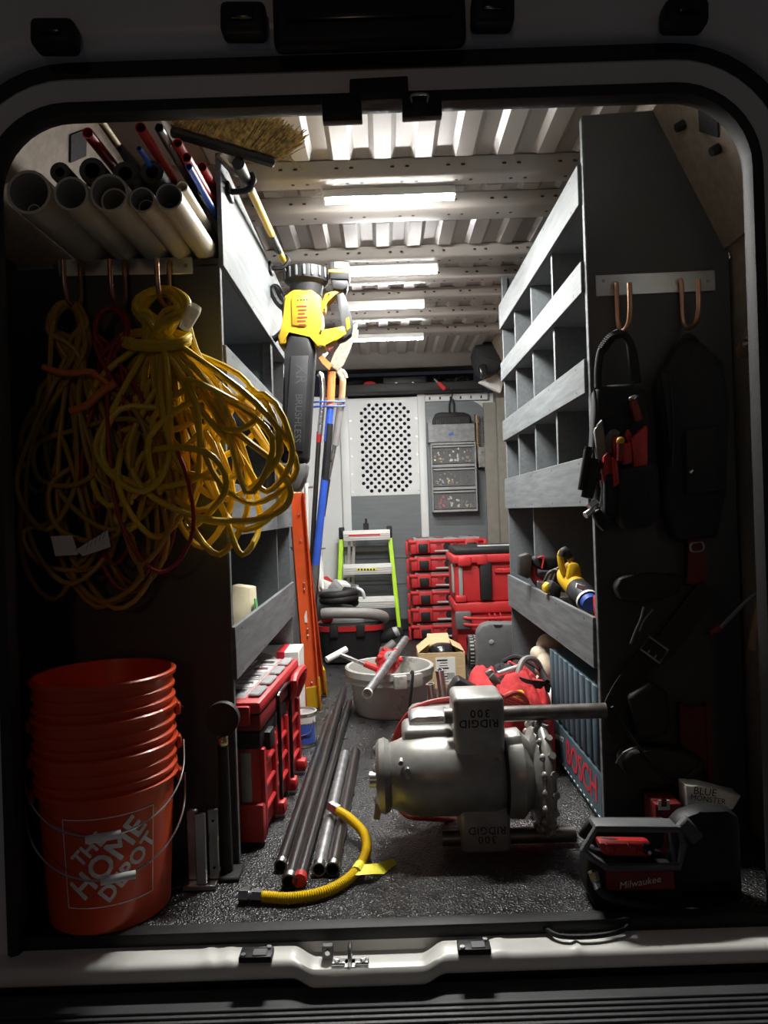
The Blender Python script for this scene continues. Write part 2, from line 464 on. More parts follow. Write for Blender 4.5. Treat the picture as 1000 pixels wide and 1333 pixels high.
# partition (bulkhead) ------------------------------------------------
part = tag(bpy.data.objects.new('wall_front', None), 'white and grey metal bulkhead with perforated window closing off the cab', None, None, 'structure')
COL.objects.link(part); ROOTM[part.name] = Matrix.Identity(4)
def pz(v, u=550): return at(u, v, PY).z
def pxx(u, v=640): return at(u, v, PY).x
zt = pz(516); zl = pz(643)
x0, x1 = pxx(457), pxx(548)
# perforated sheet with real holes: a square lattice turned 45 degrees, 12-sided holes
def perforated(x0, x1, z0, z1, Y, hx0, hx1, hz0, hz1, pitch, hr):
    m = MB(); bm = m.bm
    s2 = pitch / 2                        # half diagonal of each diamond cell
    nx = round((hx1 - hx0) / s2); nz = round((hz1 - hz0) / s2)
    pool = {}
    def vv(x, z):
        k = (round(x, 5), round(z, 5))
        if k not in pool: pool[k] = bm.verts.new((x, Y, z))
        return pool[k]
    cells = set()
    for i in range(1, nx):
        for j in range(1, nz):
            if (i + j) % 2: continue
            if (min(i, nx - i) + min(j, nz - j)) < 4: continue
            cells.add((i, j))
            cx, cz = hx0 + i*s2, hz0 + j*s2
            cor = [vv(cx + s2, cz), vv(cx, cz + s2), vv(cx - s2, cz), vv(cx, cz - s2)]
            ring = [vv(cx + hr*cos(2*pi*k/12), cz + hr*sin(2*pi*k/12)) for k in range(12)]
            for q in range(4):
                c0, c1 = cor[q], cor[(q+1) % 4]; r = ring[q*3:q*3+3] + [ring[(q*3+3) % 12]]
                bm.faces.new((c0, r[1], r[0])); bm.faces.new((c0, c1, r[2], r[1])); bm.faces.new((c1, r[3], r[2]))
    # plain sheet around: fill each remaining lattice half-cell inside the field, then the frame
    for i in range(0, nx + 1):
        for j in range(0, nz + 1):
            if (i + j) % 2 or (i, j) in cells: continue
            cx, cz = hx0 + i*s2, hz0 + j*s2
            p = [(cx + s2, cz), (cx, cz + s2), (cx - s2, cz), (cx, cz - s2)]
            p = [(min(max(a, hx0), hx1), min(max(b, hz0), hz1)) for a, b in p]
            q = []
            for e in p:
                if not q or (abs(q[-1][0]-e[0]) + abs(q[-1][1]-e[1])) > 1e-6: q.append(e)
            if (abs(q[0][0]-q[-1][0]) + abs(q[0][1]-q[-1][1])) < 1e-6: q.pop()
            if len(q) >= 3:
                try: bm.faces.new([vv(*e) for e in q])
                except ValueError: pass
    for a, b, c, d in ((x0, hx0, z0, z1), (hx1, x1, z0, z1), (hx0, hx1, z0, hz0), (hx0, hx1, hz1, z1)):
        bm.faces.new([bm.verts.new((p, Y, q)) for p, q in ((a, c), (b, c), (b, d), (a, d))])
    g = bmesh.ops.extrude_face_region(bm, geom=bm.faces[:])
    bmesh.ops.translate(bm, verts=[e for e in g['geom'] if isinstance(e, bmesh.types.BMVert)], vec=(0, .006, 0))
    return m
pit = 10.15 * (PY - CAMY) / F
hx0 = pxx(467.0, 585); hz0 = pz(645.5, 505)
nxh, nzh = 14, 24
perforated(x0, x1, zl, zt, PY, hx0, hx0 + nxh*pit/2, hz0 + pit*.2, hz0 + pit*.2 + nzh*pit/2, pit, .0133).build('perforated_sheet', PARTW, part)
MB().bb((x0, PY - .012, .0), (x1, PY + .004, zl), .003).build('lower_panel', PARTG, part)
for xa, xb in ((pxx(446), pxx(457)), (pxx(547), pxx(557))):
    MB().bb((xa, PY - .035, 0), (xb, PY + .02, zt + .015), .006, 2).build('upright', PARTW, part)
for xx in (pxx(459.5), pxx(545)):
    for k in range(5):
        z = zl + .03 + k * .13
        MB().cyl((xx, PY, z), (xx, PY - .006, z), .008, .006, 8).build('rivet', ALU, part)
MB().prism([(-.86, PY - .25, 0), (pxx(446), PY, 0), (pxx(446), PY + .02, 0), (-.86, PY - .23, 0)], (0, 0, zt + .01)).build('side_panel', PARTW, part)
# right leaf with rounded top corner
xr0, xr1 = pxx(557), pxx(643)
pts = [(xr0, PY - .01, .0), (xr1, PY - .01, .0)]
zc = pz(524)
for k in range(9):
    a = (pi/2) * k / 8
    pts.append((xr1 - .16 + .16*cos(a), PY - .01, zc - .25 + .25*sin(a)))
pts.append((xr0, PY - .01, zc))
MB().prism(pts, (0, .03, 0)).build('grey_leaf', PARTG, part)
pts2 = [(p[0], PY + .006, p[2]) for p in pts]
MB().bb((xr0, PY + .021, 0), (xr1 + .05, PY + .04, zt + .01)).build('backing_panel', PARTW, part)
MB().bb((xr0, PY - .012, zc + .004), (xr0 + .46, PY + .02, zt + .012), .003).build('slotted_rail', PARTW, part)
for k in range(6):
    MB().bb((xr0 + .03 + k*.075, PY - .0135, zc + .016), (xr0 + .042 + k*.075, PY - .011, zc + .036)).build('rail_slot', INK, part)
MB().bb((xr1 + .02, PY - .05, 0), (.93, PY + .02, zt + .02)).build('cab_post', OLIVE, part)
# slots in the door post
MB().bb((xr1 + .045, PY - .053, .93), (xr1 + .085, PY - .049, .96), .004).build('post_slot', INK, part)
mm = MB().tube([(xr1 + .045, PY - .052, 1.12), (xr1 + .045, PY - .052, 1.34), (xr1 + .085, PY - .052, 1.34), (xr1 + .085, PY - .052, 1.12)], .004, 6, 1, True)
mm.build('post_slot', INK, part)
MB().bb((-.80, PY - .065, .0), (.62, PY - .04, .085), .006).build('base_strip', RUBBER, part)
# seams of the lower panel
for z in (.33, .52):
    MB().bb((x0 + .01, PY - .014, z), (x1 - .01, PY - .0115, z + .006)).build('panel_seam', GREYD, part)
# overhead shelf above the bulkhead
oh = thing('overhead_shelf', 'black moulded shelf above the bulkhead holding a case and cables', 'shelf', (0, PY - .1, zt + .02))
MB().bb((pxx(430), PY - .16, zt + .015), (.74, PY - .13, zt + .075), .008, 2).build('front_lip', RUBBER, oh, True)
MB().bb((pxx(430), PY - .13, zt + .015), (.74, PY + .45, zt + .03)).build('tray', RUBBER, oh, True)
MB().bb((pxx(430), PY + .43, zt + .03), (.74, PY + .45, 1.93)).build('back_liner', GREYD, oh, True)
# ================================================================ rear frame, sill and bumper
OT = 1.705                                # top of the opening
def ring_path(off, n=10):                 # U-shaped path round the opening, offset outwards
    r = .16 + off; pts = [V((-HW - off, 0, -.12))]
    cx, cz = HW + off - r, OT + off - r
    for k in range(n + 1):
        a = pi - (pi/2) * k / n; pts.append(V((-cx + r*cos(a), 0, cz + r*sin(a))))
    for k in range(n + 1):
        a = pi/2 - (pi/2) * k / n; pts.append(V((cx + r*cos(a), 0, cz + r*sin(a))))
    pts.append(V((HW + off, 0, -.12)))
    return pts
def sweep(profile, closed=True):          # profile: (offset outwards, Y)
    m = MB(); rows = [[m.bm.verts.new(p + V((0, y, 0))) for p in ring_path(o)] for o, y in profile]
    pr = list(zip(rows, rows[1:])) + ([(rows[-1], rows[0])] if closed else [])
    for A, B in pr:
        for k in range(len(A) - 1): m.bm.faces.new((A[k], A[k+1], B[k+1], B[k]))
    if closed:
        m.bm.faces.new([r[0] for r in rows]); m.bm.faces.new([r[-1] for r in rows][::-1])
    return m
fr = tag(sweep([(.012, .03), (.012, 0), (.02, -.012), (.06, -.018), (.068, -.01), (.07, .03)]).build('trim_1', WHITE), 'painted steel frame round the open rear of the van', None, None, 'structure')
sweep([(-.008, .02), (-.012, .0), (-.006, -.018), (.006, -.024), (.016, -.018), (.018, .0), (.014, .02)]).build('door_seal', RUBBER, fr)
sweep([(.068, .03), (.068, .004), (.108, .0), (.112, .03)]).build('gutter', RUBBER, fr)
sweep([(.108, .04), (.108, -.02), (.118, -.034), (.15, -.044), (.34, -.05), (.36, .04)]).build('outer_band', WHITE, fr)
# rubber stops and number-plate housing on the header
for u, v, w, h in ((75, 52, 56, 36), (319, 33, 58, 40), (640, 21, 55, 40), (888, 26, 56, 34)):
    p = at(u, v, -.055)
    mm = MB(); k = (1.475) / F
    mm.box(p + V((0, -.008, 0)), (w*k, .05, h*k), (0, ROLL, 0), .012, 3)
    mm.build('rubber_stop', BLACK, fr)
    MB().box(p + V((0, -.036, 0)), (w*k*.5, .012, h*k*.4), (0, ROLL, 0), .004, 2).build('stop_insert', BLACKG, fr)
p = at(481, 24, -.06)
MB().box(p + V((0, .01, .01)), (.385, .04, .13), None, .016, 3).build('light_housing', BLACK, fr)
MB().box(p + V((0, -.012, .02)), (.33, .01, .06), None, .004, 2).build('housing_lens', BLACKG, fr)
# latch keeper hanging from the header
lk = thing('latch_keeper', 'black steel door latch keeper hanging from the top of the opening', 'latch', at(495, 130, -.02))
MB().slab([(455, 102), (531, 98), (532, 128), (455, 132)], -.030, .0, .003).build('bracket', BLACK, lk, True)
for poly in ([(418, 124), (470, 122), (472, 156), (420, 158)], [(523, 122), (575, 120), (576, 150), (524, 153)]):
    MB().slab(poly, -.034, -.012, .003).build('keeper_tab', BLACK, lk, True)
MB().tube([at(536, 134, -.05), at(536, 124, -.05), at(556, 123, -.05), at(556, 133, -.05)], .003, 6, 3).build('keeper_loop', STEEL, lk, True)

# sill -----------------------------------------------------------
def sm(a, b, x): t = min(1, max(0, (x - a) / (b - a))); return t*t*(3 - 2*t)
def sill_pt(i, j):
    x = -.84 + 1.68 * i
    bump = sm(-.215, -.165, x) * (1 - sm(.045, .095, x))
    prof = [(-.002, -.045), (-.006, -.022), (-.012, -.023), (-.022, -.024), (-.034, -.025), (-.050, -.026), (-.058, -.028), (-.064, -.033), (-.067, -.042), (-.068, -.054), (-.062, -.062), (-.03, -.075)]
    k = int(round(j * (len(prof) - 1))); Y, Z = prof[k]
    if 2 <= k <= 5: Z -= .018 * bump
    if k >= 5: Y -= .020 * bump; Z -= .008 * bump
    for g in (-.385, -.345, .205, .36):
        if 2 <= k <= 6: Z += .004 * math.exp(-((x - g) / .006) ** 2)
    return (x, Y, Z)
sill = tag(MB().grid(sill_pt, 168, 11).build('trim_2', SILLW, angle=60), 'white painted door sill with worn edges', None, None, 'structure')
for u, v in ((334, 1243), (617, 1233)):
    c = fl(u, v, -.018)
    MB().box(c, (.066, .036, .013), (0, 0, radians(-1)), .003, 2).build('striker_plate', BLACK, sill)
    MB().box(c + V((.008, -.004, .007)), (.028, .022, .003), None, .001).build('plate_pad', GREYPL, sill)
    for sx, sy in ((-.024, -.012), (.024, .012)):
        MB().cyl(c + V((sx, sy, .006)), c + V((sx, sy, .010)), .0055, .005, 12).build('screw', STEEL, sill)
c = fl(456, 1252, -.041)
MB().box(c, (.075, .020, .005), None, .002).build('striker_base', STEEL, sill)
MB().box(c + V((0, -.008, 0)), (.024, .030, .005), None, .002).build('striker_base', STEEL, sill)
for s in (-1, 1): MB().cyl(c + V((s*.026, 0, .002)), c + V((s*.026, 0, .007)), .006, .005, 10).build('screw', STEEL, sill)
MB().tube([c + V((0, .014, 0)), c + V((0, .014, .028)), c + V((0, .0, .034)), c + V((0, -.016, .028)), c + V((0, -.018, 0))], .004, 8, 4).build('striker_loop', STEEL, sill)
c2 = fl(427, 1243, -.036)
MB().box(c2 + V((0, 0, .008)), (.022, .016, .026), None, .002).build('lamp_switch', GREYPL, sill)
MB().cyl(c2 + V((0, -.008, .01)), c2 + V((0, -.012, .01)), .005, .005, 10).build('screw', STEEL, sill)
# rubber flap hanging over the sill at the right
MB().tube([(.30, .0, -.012), (.33, -.03, -.014), (.40, -.034, -.014), (.46, -.02, -.012), (.48, .0, -.008)], .005, 6, 5).build('loose_edge', RUBBER, sill)

MB().bb((-.86, -.03, -.40), (.86, -.012, -.05)).build('lower_valance', RUBBER, sill)
# bumper -----------------------------------------------------------
bmp = thing('step_bumper', 'black ribbed plastic step bumper below the white sill', 'bumper', (0, -.25, -.55))
m = MB().prism([(-1.0, -.060, -.078), (-1.0, -.078, -.086), (-1.0, -.33, -.096), (-1.0, -.36, -.12), (-1.0, -.37, -.30), (-1.0, -.30, -.36), (-1.0, -.06, -.36)], (2.0, 0, 0), .004, 2)
m.build('body', BUMPM, bmp, True)
for k in range(13):
    y = -.116 - k * .0152
    z = -.086 - (-.078 - y) * (.010 / .252)
    MB().bb((-.80, y - .0042, z - .002), (.80, y + .0042, z + .0042), .0015).build('tread_rib', BUMPM, bmp, True)

# ================================================================ shelving
def board(m, x, y0, y1, z0, z1, t, side):   # front board in plane x
    m.bb((x, y0, z0), (x + side * t, y1, z1), .0015)
RS = thing('right_shelving', 'tall grey plywood shelving with many pigeonholes beside the hanging tool bag', 'shelving', (.72, 1.05, 0))
RX, RY0, RY1 = .55, .39, 1.74
pan = [V((RX, RY0, 0)), V((.92, RY0, 0)), V((.92, RY0, 1.50)), V((.86, RY0, 1.74)), V((.80, RY0, 1.885)), V((RX, RY0, 1.875))]
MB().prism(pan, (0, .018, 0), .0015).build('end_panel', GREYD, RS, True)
MB().bb((RX - .003, RY0 - .001, .0), (RX + .002, RY0 + .019, 1.87), .001).build('panel_edge', GREYF, RS, True)
pan2 = [p + V((0, RY1 - RY0 - .018, 0)) for p in pan]
MB().prism(pan2, (0, .018, 0), .0015).build('end_panel', GREY, RS, True)
RB = [(1.65, 1.757), (1.42, 1.502), (1.155, 1.245), (.857, .988), (.43, .565)]
for z0, z1 in RB:
    MB().bb((RX - .012, RY0 + .019, z0), (RX, RY1, z1), .0015).build('front_board', GREYF, RS, True)
    MB().bb((RX, RY0 + .018, z0), (.905, RY1 - .018, z0 + .018)).build('shelf_board', GREY, RS, True)
    h = MB(); q = RY0 + .10
    while q < RY1 - .02:
        for z in (z0 + .012, z1 - .014): h.cyl((RX - .0125, q, z), (RX - .010, q, z), .0035, .0035, 6)
        q += .33
    tag(h.build('screw_heads', INK, RS, True), kind='stuff')
for (z0, z1) in ((1.50, 1.65), (1.245, 1.42), (.988, 1.155)):
    for Y in (.79, 1.115, 1.445):
        MB().bb((RX + .002, Y - .009, z0 - .075), (.90, Y + .009, z1), .001).build('divider', GREY, RS, True)
for Y in (.79, 1.115, 1.445):
    MB().bb((RX + .002, Y - .009, 1.67), (.80, Y + .009, 1.745), .001).build('divider', GREY, RS, True)
MB().bb((RX + .02, 1.28, .448), (.90, 1.298, .857), .001).build('divider', GREY, RS, True)
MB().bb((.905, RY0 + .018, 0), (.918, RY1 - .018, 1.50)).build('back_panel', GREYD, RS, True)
MB().bb((RX, RY1 - .05, 1.745), (RX + .02, RY1, 1.87)).build('corner_block', GREY, RS, True)

LS = thing('left_shelving', 'deep grey plywood shelving behind the hanging yellow cords', 'shelving', (-.65, .9, 0))
LX, LY0, LY1 = -.39, .30, 1.50
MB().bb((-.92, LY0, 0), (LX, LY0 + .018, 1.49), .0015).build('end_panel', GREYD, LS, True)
MB().bb((LX - .002, LY0 - .001, .0), (LX + .003, LY0 + .019, 1.49), .001).build('panel_edge', GREYF, LS, True)
MB().bb((-.92, LY1 - .018, 0), (LX, LY1, 1.49), .0015).build('end_panel', GREY, LS, True)
LB = [(1.485, 1.765), (1.17, 1.288), (.812, .945), (.455, .587)]
for i, (z0, z1) in enumerate(LB):
    MB().bb((LX, LY0 + .0, z0), (LX + .012, LY1, z1), .0015).build('front_board', GREYF, LS, True)
    MB().bb((-.90, LY0 + .018, z0), (LX, LY1 - .018, z0 + .018)).build('shelf_board', GREY, LS, True)
    h = MB(); q = LY0 + .08
    while q < LY1 - .02:
        for z in (z0 + .012, z1 - .014): h.cyl((LX + .010, q, z), (LX + .0125, q, z), .0035, .0035, 6)
        q += .34
    tag(h.build('screw_heads', INK, LS, True), kind='stuff')
for (z0, z1) in ((1.17, 1.485), (.83, 1.17), (.473, .812)):
    MB().bb((-.90, 1.14, z0), (LX - .002, 1.158, z1), .001).build('divider', GREY, LS, True)
MB().bb((LX - .03, 1.125, 1.285), (LX + .001, 1.17, 1.485), .001).build('post', GREYF, LS, True)
MB().bb((LX - .03, 1.125, .945), (LX + .001, 1.17, 1.17), .001).build('post', GREYF, LS, True)
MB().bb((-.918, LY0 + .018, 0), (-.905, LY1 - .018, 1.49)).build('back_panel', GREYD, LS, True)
MB().bb((-.80, LY0, 1.485), (LX, LY0 + .012, 1.503)).build('bin_lip', GREYD, LS, True)
# ================================================================ upper left: pipes and broom
def pipe_y(name, mt, u, v, rpx, Y0, Y1, label, cat='pipe', group=None, wall=None, n=20):
    c = at(u, v, Y0); r = rpx * (Y0 - CAMY) / F
    w = wall if wall else max(.0025, r * .13)
    m = MB().lathe([(r, 0), (r, Y1 - Y0), (r - w, Y1 - Y0), (r - w, 0)], c, (0, 1, 0), n, closed_prof=True)
    return m.solo(name, mt, label, cat, group), c, r
pv = [(37.5, 250, 29, 'widest white plastic pipe, outermost beside the van side'),
      (92.5, 252, 22.3, 'empty white plastic pipe second from the van side'),
      (142, 251, 25, 'white plastic pipe holding another pipe nearly as wide'),
      (185, 260, 16.5, 'narrow white plastic pipe holding a grey pipe'),
      (220, 256, 17.5, 'white plastic pipe with a blue tube in it, beside the plank edge')]
for u, v, r, lab in pv:
    b = -ab(u, v)[1]; d = (1.5035 - CAMZ) * F / (b - r)
    pipe_y('drain_pipe', PVC, u, v, r, CAMY + d, 1.42, lab, group='white drain pipes on the top shelf')
def nested(u, v, r, U, Vv, Rr, mt, lab):
    b = -ab(U, Vv)[1]; d = (1.5035 - CAMZ) * F / (b - Rr); Y = CAMY + d + .03
    R = Rr * d / F; w = max(.0025, R * .13); rr = r * d / F
    c = at(U, Vv, CAMY + d)
    cz = 1.5035 + w + rr + .0008
    m = MB().lathe([(rr, 0), (rr, 1.30), (rr*.86, 1.30), (rr*.86, 0)], (c.x + (.0 if r > 9 else -.004), Y, cz), (0, 1, 0), 16, closed_prof=True)
    m.solo('inner_pipe', mt, lab, 'pipe', 'pipes slid inside other pipes')
nested(37, 262, 8.5, 37.5, 250, 29, PVC, 'thin pipe lying inside the widest white pipe')
nested(142, 254, 18, 142, 251, 25, PVC, 'white pipe slid inside the third wide pipe')
nested(185, 260, 11, 185, 260, 16.5, PVCG, 'grey pipe slid inside the narrow white pipe')
nested(214, 250, 6.5, 220, 256, 17.5, BLUE, 'blue tube inside the white pipe beside the plank')
# black pipe insulation between and above the big pipes carries the thin tubes
for u, v, r, Y0, lab in ((120, 222, 17, .12, 'thick black foam pipe insulation above the wide white pipes'),
                    (163, 226, 16, .14, 'black foam pipe insulation under the wooden stick'),
                    (198, 224, 15, .16, 'black foam pipe insulation under the red and silver tubes'),
                    (78, 224, 13, .12, 'thin black foam pipe insulation beside the van side')):
    pipe_y('foam_insulation', RUBBER, u, v, r, Y0, 1.40, lab, 'insulation', 'foam insulation on the white pipes', wall=.012)
tubes = [(114, 173, 7.5, .10, RED, 'short red tube above the black foam insulation'),
         (183, 166, 7, .06, RED, 'long red tube beside the silver tube'),
         (207, 166, 6.5, .06, STEEL, 'silver metal tube above the foam insulation'),
         (231, 186, 6.5, .12, RED, 'red tube touching the broom head'),
         (243, 205, 6.5, .10, RED, 'red tube end above the blue tube end'),
         (251.5, 214.5, 4, .14, RED, 'slim red tube in the cluster of red tube ends'),
         (263, 217, 6.5, .225, RED, 'bright red tube end nearest the plank'),
         (246, 217, 4.5, .08, BLUE, 'short blue tube end between the red tubes'),
         (271, 229, 4.5, .285, BLUE, 'blue tube end beside the grey plank'),
         (262, 250, 4.5, .22, PVCG, 'slim grey tube resting against the grey plank'),
         (268, 254, 4, .275, REDD, 'dark red tube squeezed against the plank'),
         (181, 193, 3.5, .08, BLUE, 'thin dark blue rod below the long red tube')]
for u, v, r, Y0, mt, lab in tubes:
    pipe_y('water_tube', mt, u, v, r, Y0, 1.2, lab, 'tube', 'thin tubes on the top shelf', wall=.002, n=12)
pipe_y('marked_pipe', PVC, 237, 243, 7.5, .10, 1.2, 'thin white plastic pipe with small print beside the plank', 'pipe', None, wall=.003)
MB().cyl(at(131, 157, .08), at(131, 157, .08) + V((0, .9, -.02)), .0085, .0085, 10).solo('wooden_stick', WOODH, 'pale wooden stick lying over the foam insulation', 'stick')
MB().slab([(150, 190), (158, 186), (175, 205), (190, 232), (182, 236), (163, 214)], .18, .30, .004).solo('hand_saw', BLACK, 'black tool handle lying between the wooden stick and the red tubes', 'tool')

# push broom over the bin
hb = at(312, 214, .30)
br = thing('push_broom', 'push broom with straw bristles and yellow and black handle on the top plank', 'broom', (hb.x, .3, 1.76))
B0, B1 = at(222, 172, .24), at(358, 213, .30)
MB().bar(B0, B1, .030, .016, (0, 1, 0), .005).build('block', FABRIC, br, True)
rnd = random.Random(5); mb = MB()
ax = (B1 - B0).normalized(); upn = V((.30, -.10, .95)).normalized(); upn = (upn - ax * upn.dot(ax)).normalized()
for k in range(620):
    f = rnd.random(); s = rnd.uniform(-.014, .014)
    p = B0.lerp(B1, f) + V((0, 1, 0)) * s + upn * .012
    lean = ax * (rnd.uniform(.45, .85) + .35 * max(0, f - .75) * 4) + V((0, s * 10 - .25, 0)) + V((rnd.gauss(0, .09), rnd.gauss(0, .1), 0))
    q = p + (upn + lean).normalized() * rnd.uniform(.07, .105)
    mb.cyl(p, q, .0021, .0012, 4, False)
for k in range(14):
    p = B0.lerp(B1, rnd.uniform(.75, 1)) + upn * .01
    mb.tube([p, p + ax * .03 + V((0, 0, .02)), p + ax * rnd.uniform(.04, .07) + V((0, rnd.uniform(-.02, .02), rnd.uniform(-.01, .04)))], .0008, 3, 3)
tag(mb.build('bristles', STRAW, br, True), kind='stuff')
H1 = at(372, 345, 1.16)
hs = hb + V((0, .0, -.004))
def hp(t): return hs.lerp(H1, t)
MB().cyl(hp(-.02), hp(.16), .016, .013, 12).build('socket', BLACK, br, True)
MB().cyl(hp(.12), hp(.62), .0115, .0115, 12).build('handle', YELL, br, True)
MB().cyl(hp(.60), hp(.80), .0128, .0128, 12).build('grip', BLACK, br, True)
MB().cyl(hp(.80), hp(1.0), .0115, .0115, 12).build('handle', YELL, br, True)
MB().tube([B0.lerp(B1, .42) + V((0, .03, -.01)), hp(.04) + V((-.02, 0, 0)), hp(.05)], .009, 8, 4).build('brace', STEEL, br, True)
bc = thing('broom_clip', 'black spring clip holding the broom handle to the plank near the bristles', 'clip', (LX + .012, .42, 1.70), group='broom clips')
for k, (q, mtl) in enumerate(((.10, BLACK), (.92, BLACK))):
    c = hp(q)
    if k: bc = thing('broom_clip', 'black spring clip holding the far end of the broom handle above the blower', 'clip', (LX + .012, c.y, 1.70), group='broom clips')
    MB().bb((LX + .0125, c.y - .03, c.z - .05), (LX + .022, c.y + .03, c.z - .012), .003).build('plate', BLACK, bc, True)
    MB().tube([(LX + .02, c.y, c.z - .03), (c.x, c.y, c.z - .027), (c.x + .02, c.y, c.z - .004), (c.x + .014, c.y, c.z + .016)], .008, 8, 4).build('jaw', BLACK, bc, True)

# ================================================================ hook rails
def hook_rail(name, label, px, Y, hooks, up):
    t = thing(name, label, 'hook rail', at(sum(p[0] for p in px)/4, px[2][1], Y))
    MB().slab(px, Y - .004, Y, .0012, 1, Y).build('plate', ALU, t, True)
    for (u, v), drop in hooks:
        p = at(u, v, Y)
        h = MB().tube([p + V((0, .0, .0)), p + V((0, -.014, 0)), p + V((0, -.016, -.03)), p + V((0, -.018, -drop * .75)), p + V((0, -.042, -drop)), p + V((0, -.090, -drop)),
                       p + V((0, -.112, -drop * .75)), p + V((0, -.115, -drop * .22))], .0062, 10, 6)
        ho = h.build('hook', COPPER, t, True)
        MB().cyl(p + V((0, -.003, 0)), p + V((0, -.006, 0)), .012, .011, 12).build('washer', STEEL, ho, True)
    for (u, v) in up:
        p = at(u, v, Y); MB().cyl(p + V((0, -.003, 0)), p + V((0, -.0065, 0)), .005, .004, 10).build('screw', STEEL, t, True)
    return t
hook_rail('hook_rail', 'steel hook rail above the yellow cords', [(76, 339), (251, 335), (252, 357), (77, 361)], LY0, [((108, 346), .115), ((165, 345), .115), ((222, 344), .115)], [(242, 346), (86, 350)])
hook_rail('hook_rail', 'steel hook rail with copper-coloured hooks above the black tool bag', [(775, 359), (930, 352), (931, 379), (776, 386)], RY0, [((800, 372), .128), ((884, 368), .128)], [(785, 366), (921, 366)])

# ================================================================ hanging cords
def lobes(mt_r, top, neck, lobelist, Yr, seed, turns, topw, toph, extra=()):
    rnd = random.Random(seed); P = []
    for i, (bu, bv, w) in enumerate(lobelist):
        def J(s): return rnd.uniform(-s, s)
        Y = Yr[0] + (Yr[1] - Yr[0]) * rnd.random(); Yb = Yr[0] + (Yr[1] - Yr[0]) * rnd.random()
        h = bv - neck[1]; cx = (neck[0] * .35 + bu * .65)
        sd = 1 if rnd.random() > .25 else -1
        nk = lambda: at(neck[0] + J(16), neck[1] + J(8), (Yr[0] + Yr[1])/2 + J(.02))
        P.append(nk())
        P.append(at(cx - sd*w*.50 + J(8), neck[1] + h*.38 + J(20), Y))
        P.append(at(bu - sd*w*.52 + J(6), neck[1] + h*.78 + J(10), (Y + Yb)/2))
        P.append(at(bu + J(4), bv, Yb))
        P.append(at(bu + sd*w*.52 + J(6), neck[1] + h*.76 + J(12), Y))
        P.append(at(cx + sd*w*.42 + J(8), neck[1] + h*.34 + J(20), Yb))
        if extra and i % 3 == 0:          # a stray loop thrown across the bundle
            ex, ey, er = extra[(i // 3) % len(extra)]
            a0 = rnd.uniform(0, 6.28); sg = rnd.choice((-1, 1))
            for q in range(5):
                a = a0 + sg * q * 1.25
                P.append(at(ex + er*cos(a)*rnd.uniform(.85, 1.1), ey + er*.8*sin(a)*rnd.uniform(.85, 1.1), Yr[0] + (Yr[1] - Yr[0]) * rnd.random() * .6))
        P.append(nk())
        k = 1 - .45 * rnd.random()
        P.append(at(top[0] - sd*topw*k, neck[1] - (neck[1]-top[1])*.55 + J(5), (Yr[0] + Yr[1])/2 + J(.03)))
        P.append(at(top[0] - sd*topw*.4*k, top[1] + 4 + (1-k)*18, top[2] + J(.022)))
        P.append(at(top[0] + sd*topw*.5*k, top[1] + 3 + (1-k)*18, top[2] + J(.022)))
        P.append(at(top[0] + sd*topw*k, neck[1] - (neck[1]-top[1])*.55 + J(5), (Yr[0] + Yr[1])/2 + J(.03)))
    return P
YL = [(150, 590, 70), (175, 640, 84), (205, 700, 92), (255, 665, 100), (285, 722, 84), (318, 690, 92), (300, 650, 120), (235, 610, 96),
      (330, 655, 110), (262, 712, 70), (312, 722, 50), (225, 560, 80), (345, 640, 80), (200, 655, 120), (275, 600, 130), (305, 560, 70), (165, 690, 60)]
t = thing('yellow_extension_cord', 'bright yellow extension cord coiled in loose loops on a hook', 'cord', at(215, 725, .2))
P = lobes(None, (210, 374, .245), (203, 436), YL, (.13, .272), 11, 0, 36, 0, [(200, 580, 80), (270, 590, 85), (235, 630, 66), (305, 630, 70), (185, 610, 66), (270, 560, 70)])
P += [at(262, 470, .2), at(330, 560, .18), at(372, 625, .17), at(377, 650, .17), at(360, 668, .17), at(320, 678, .17), at(255, 672, .16), at(190, 640, .16), at(168, 585, .17), at(195, 520, .18), at(230, 470, .19), at(246, 440, .2)]
MB().tube(P, .0076, 8, 5).build('cable', YELC, t, True)
for q in range(5):                       # the wrap round the neck
    pass
wrap = [at(203 + 44*cos(a*1.0), 436 + 9*sin(a*1.0) + 2*a/3, .205 - .045*sin(a)) for a in [k*pi/4 for k in range(0, 22)]]
MB().tube(wrap, .0070, 8, 4).build('wrap', YELC, t, True)
pl = MB().cyl(at(240, 428, .16), at(252, 404, .17), .013, .017, 14).cyl(at(252, 404, .17), at(255, 398, .172), .017, .014, 14)
pl.build('plug', CLEARC, t, True, label='clear plastic socket end')
AL = [(60, 690, 80), (95, 760, 110), (125, 790, 120), (150, 792, 110), (172, 770, 90), (45, 640, 46), (188, 735, 70), (105, 600, 90), (70, 780, 90), (140, 690, 120), (110, 740, 60), (160, 640, 70)]
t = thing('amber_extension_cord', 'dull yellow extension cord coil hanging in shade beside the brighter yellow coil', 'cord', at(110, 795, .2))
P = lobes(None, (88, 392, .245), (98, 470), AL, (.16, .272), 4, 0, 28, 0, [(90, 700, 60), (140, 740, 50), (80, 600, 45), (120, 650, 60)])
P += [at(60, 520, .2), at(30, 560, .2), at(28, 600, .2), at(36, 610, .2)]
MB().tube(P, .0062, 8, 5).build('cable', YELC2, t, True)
for px_ in ([(66, 698), (94, 697), (102, 722), (72, 724)], [(98, 716), (140, 690), (144, 712), (108, 724)]):
    MB().slab(px_, .139, .1405, .0).build('paper_tag', PAPER, t, True, label='white paper tag')
tt = MB()
for k in range(5):
    tt.bar(at(112 + k*5.5, 716 - k*3.6, .1385), at(117 + k*5.5, 700 - k*3.4, .1385), .0012, .0004, (0, 1, 0))
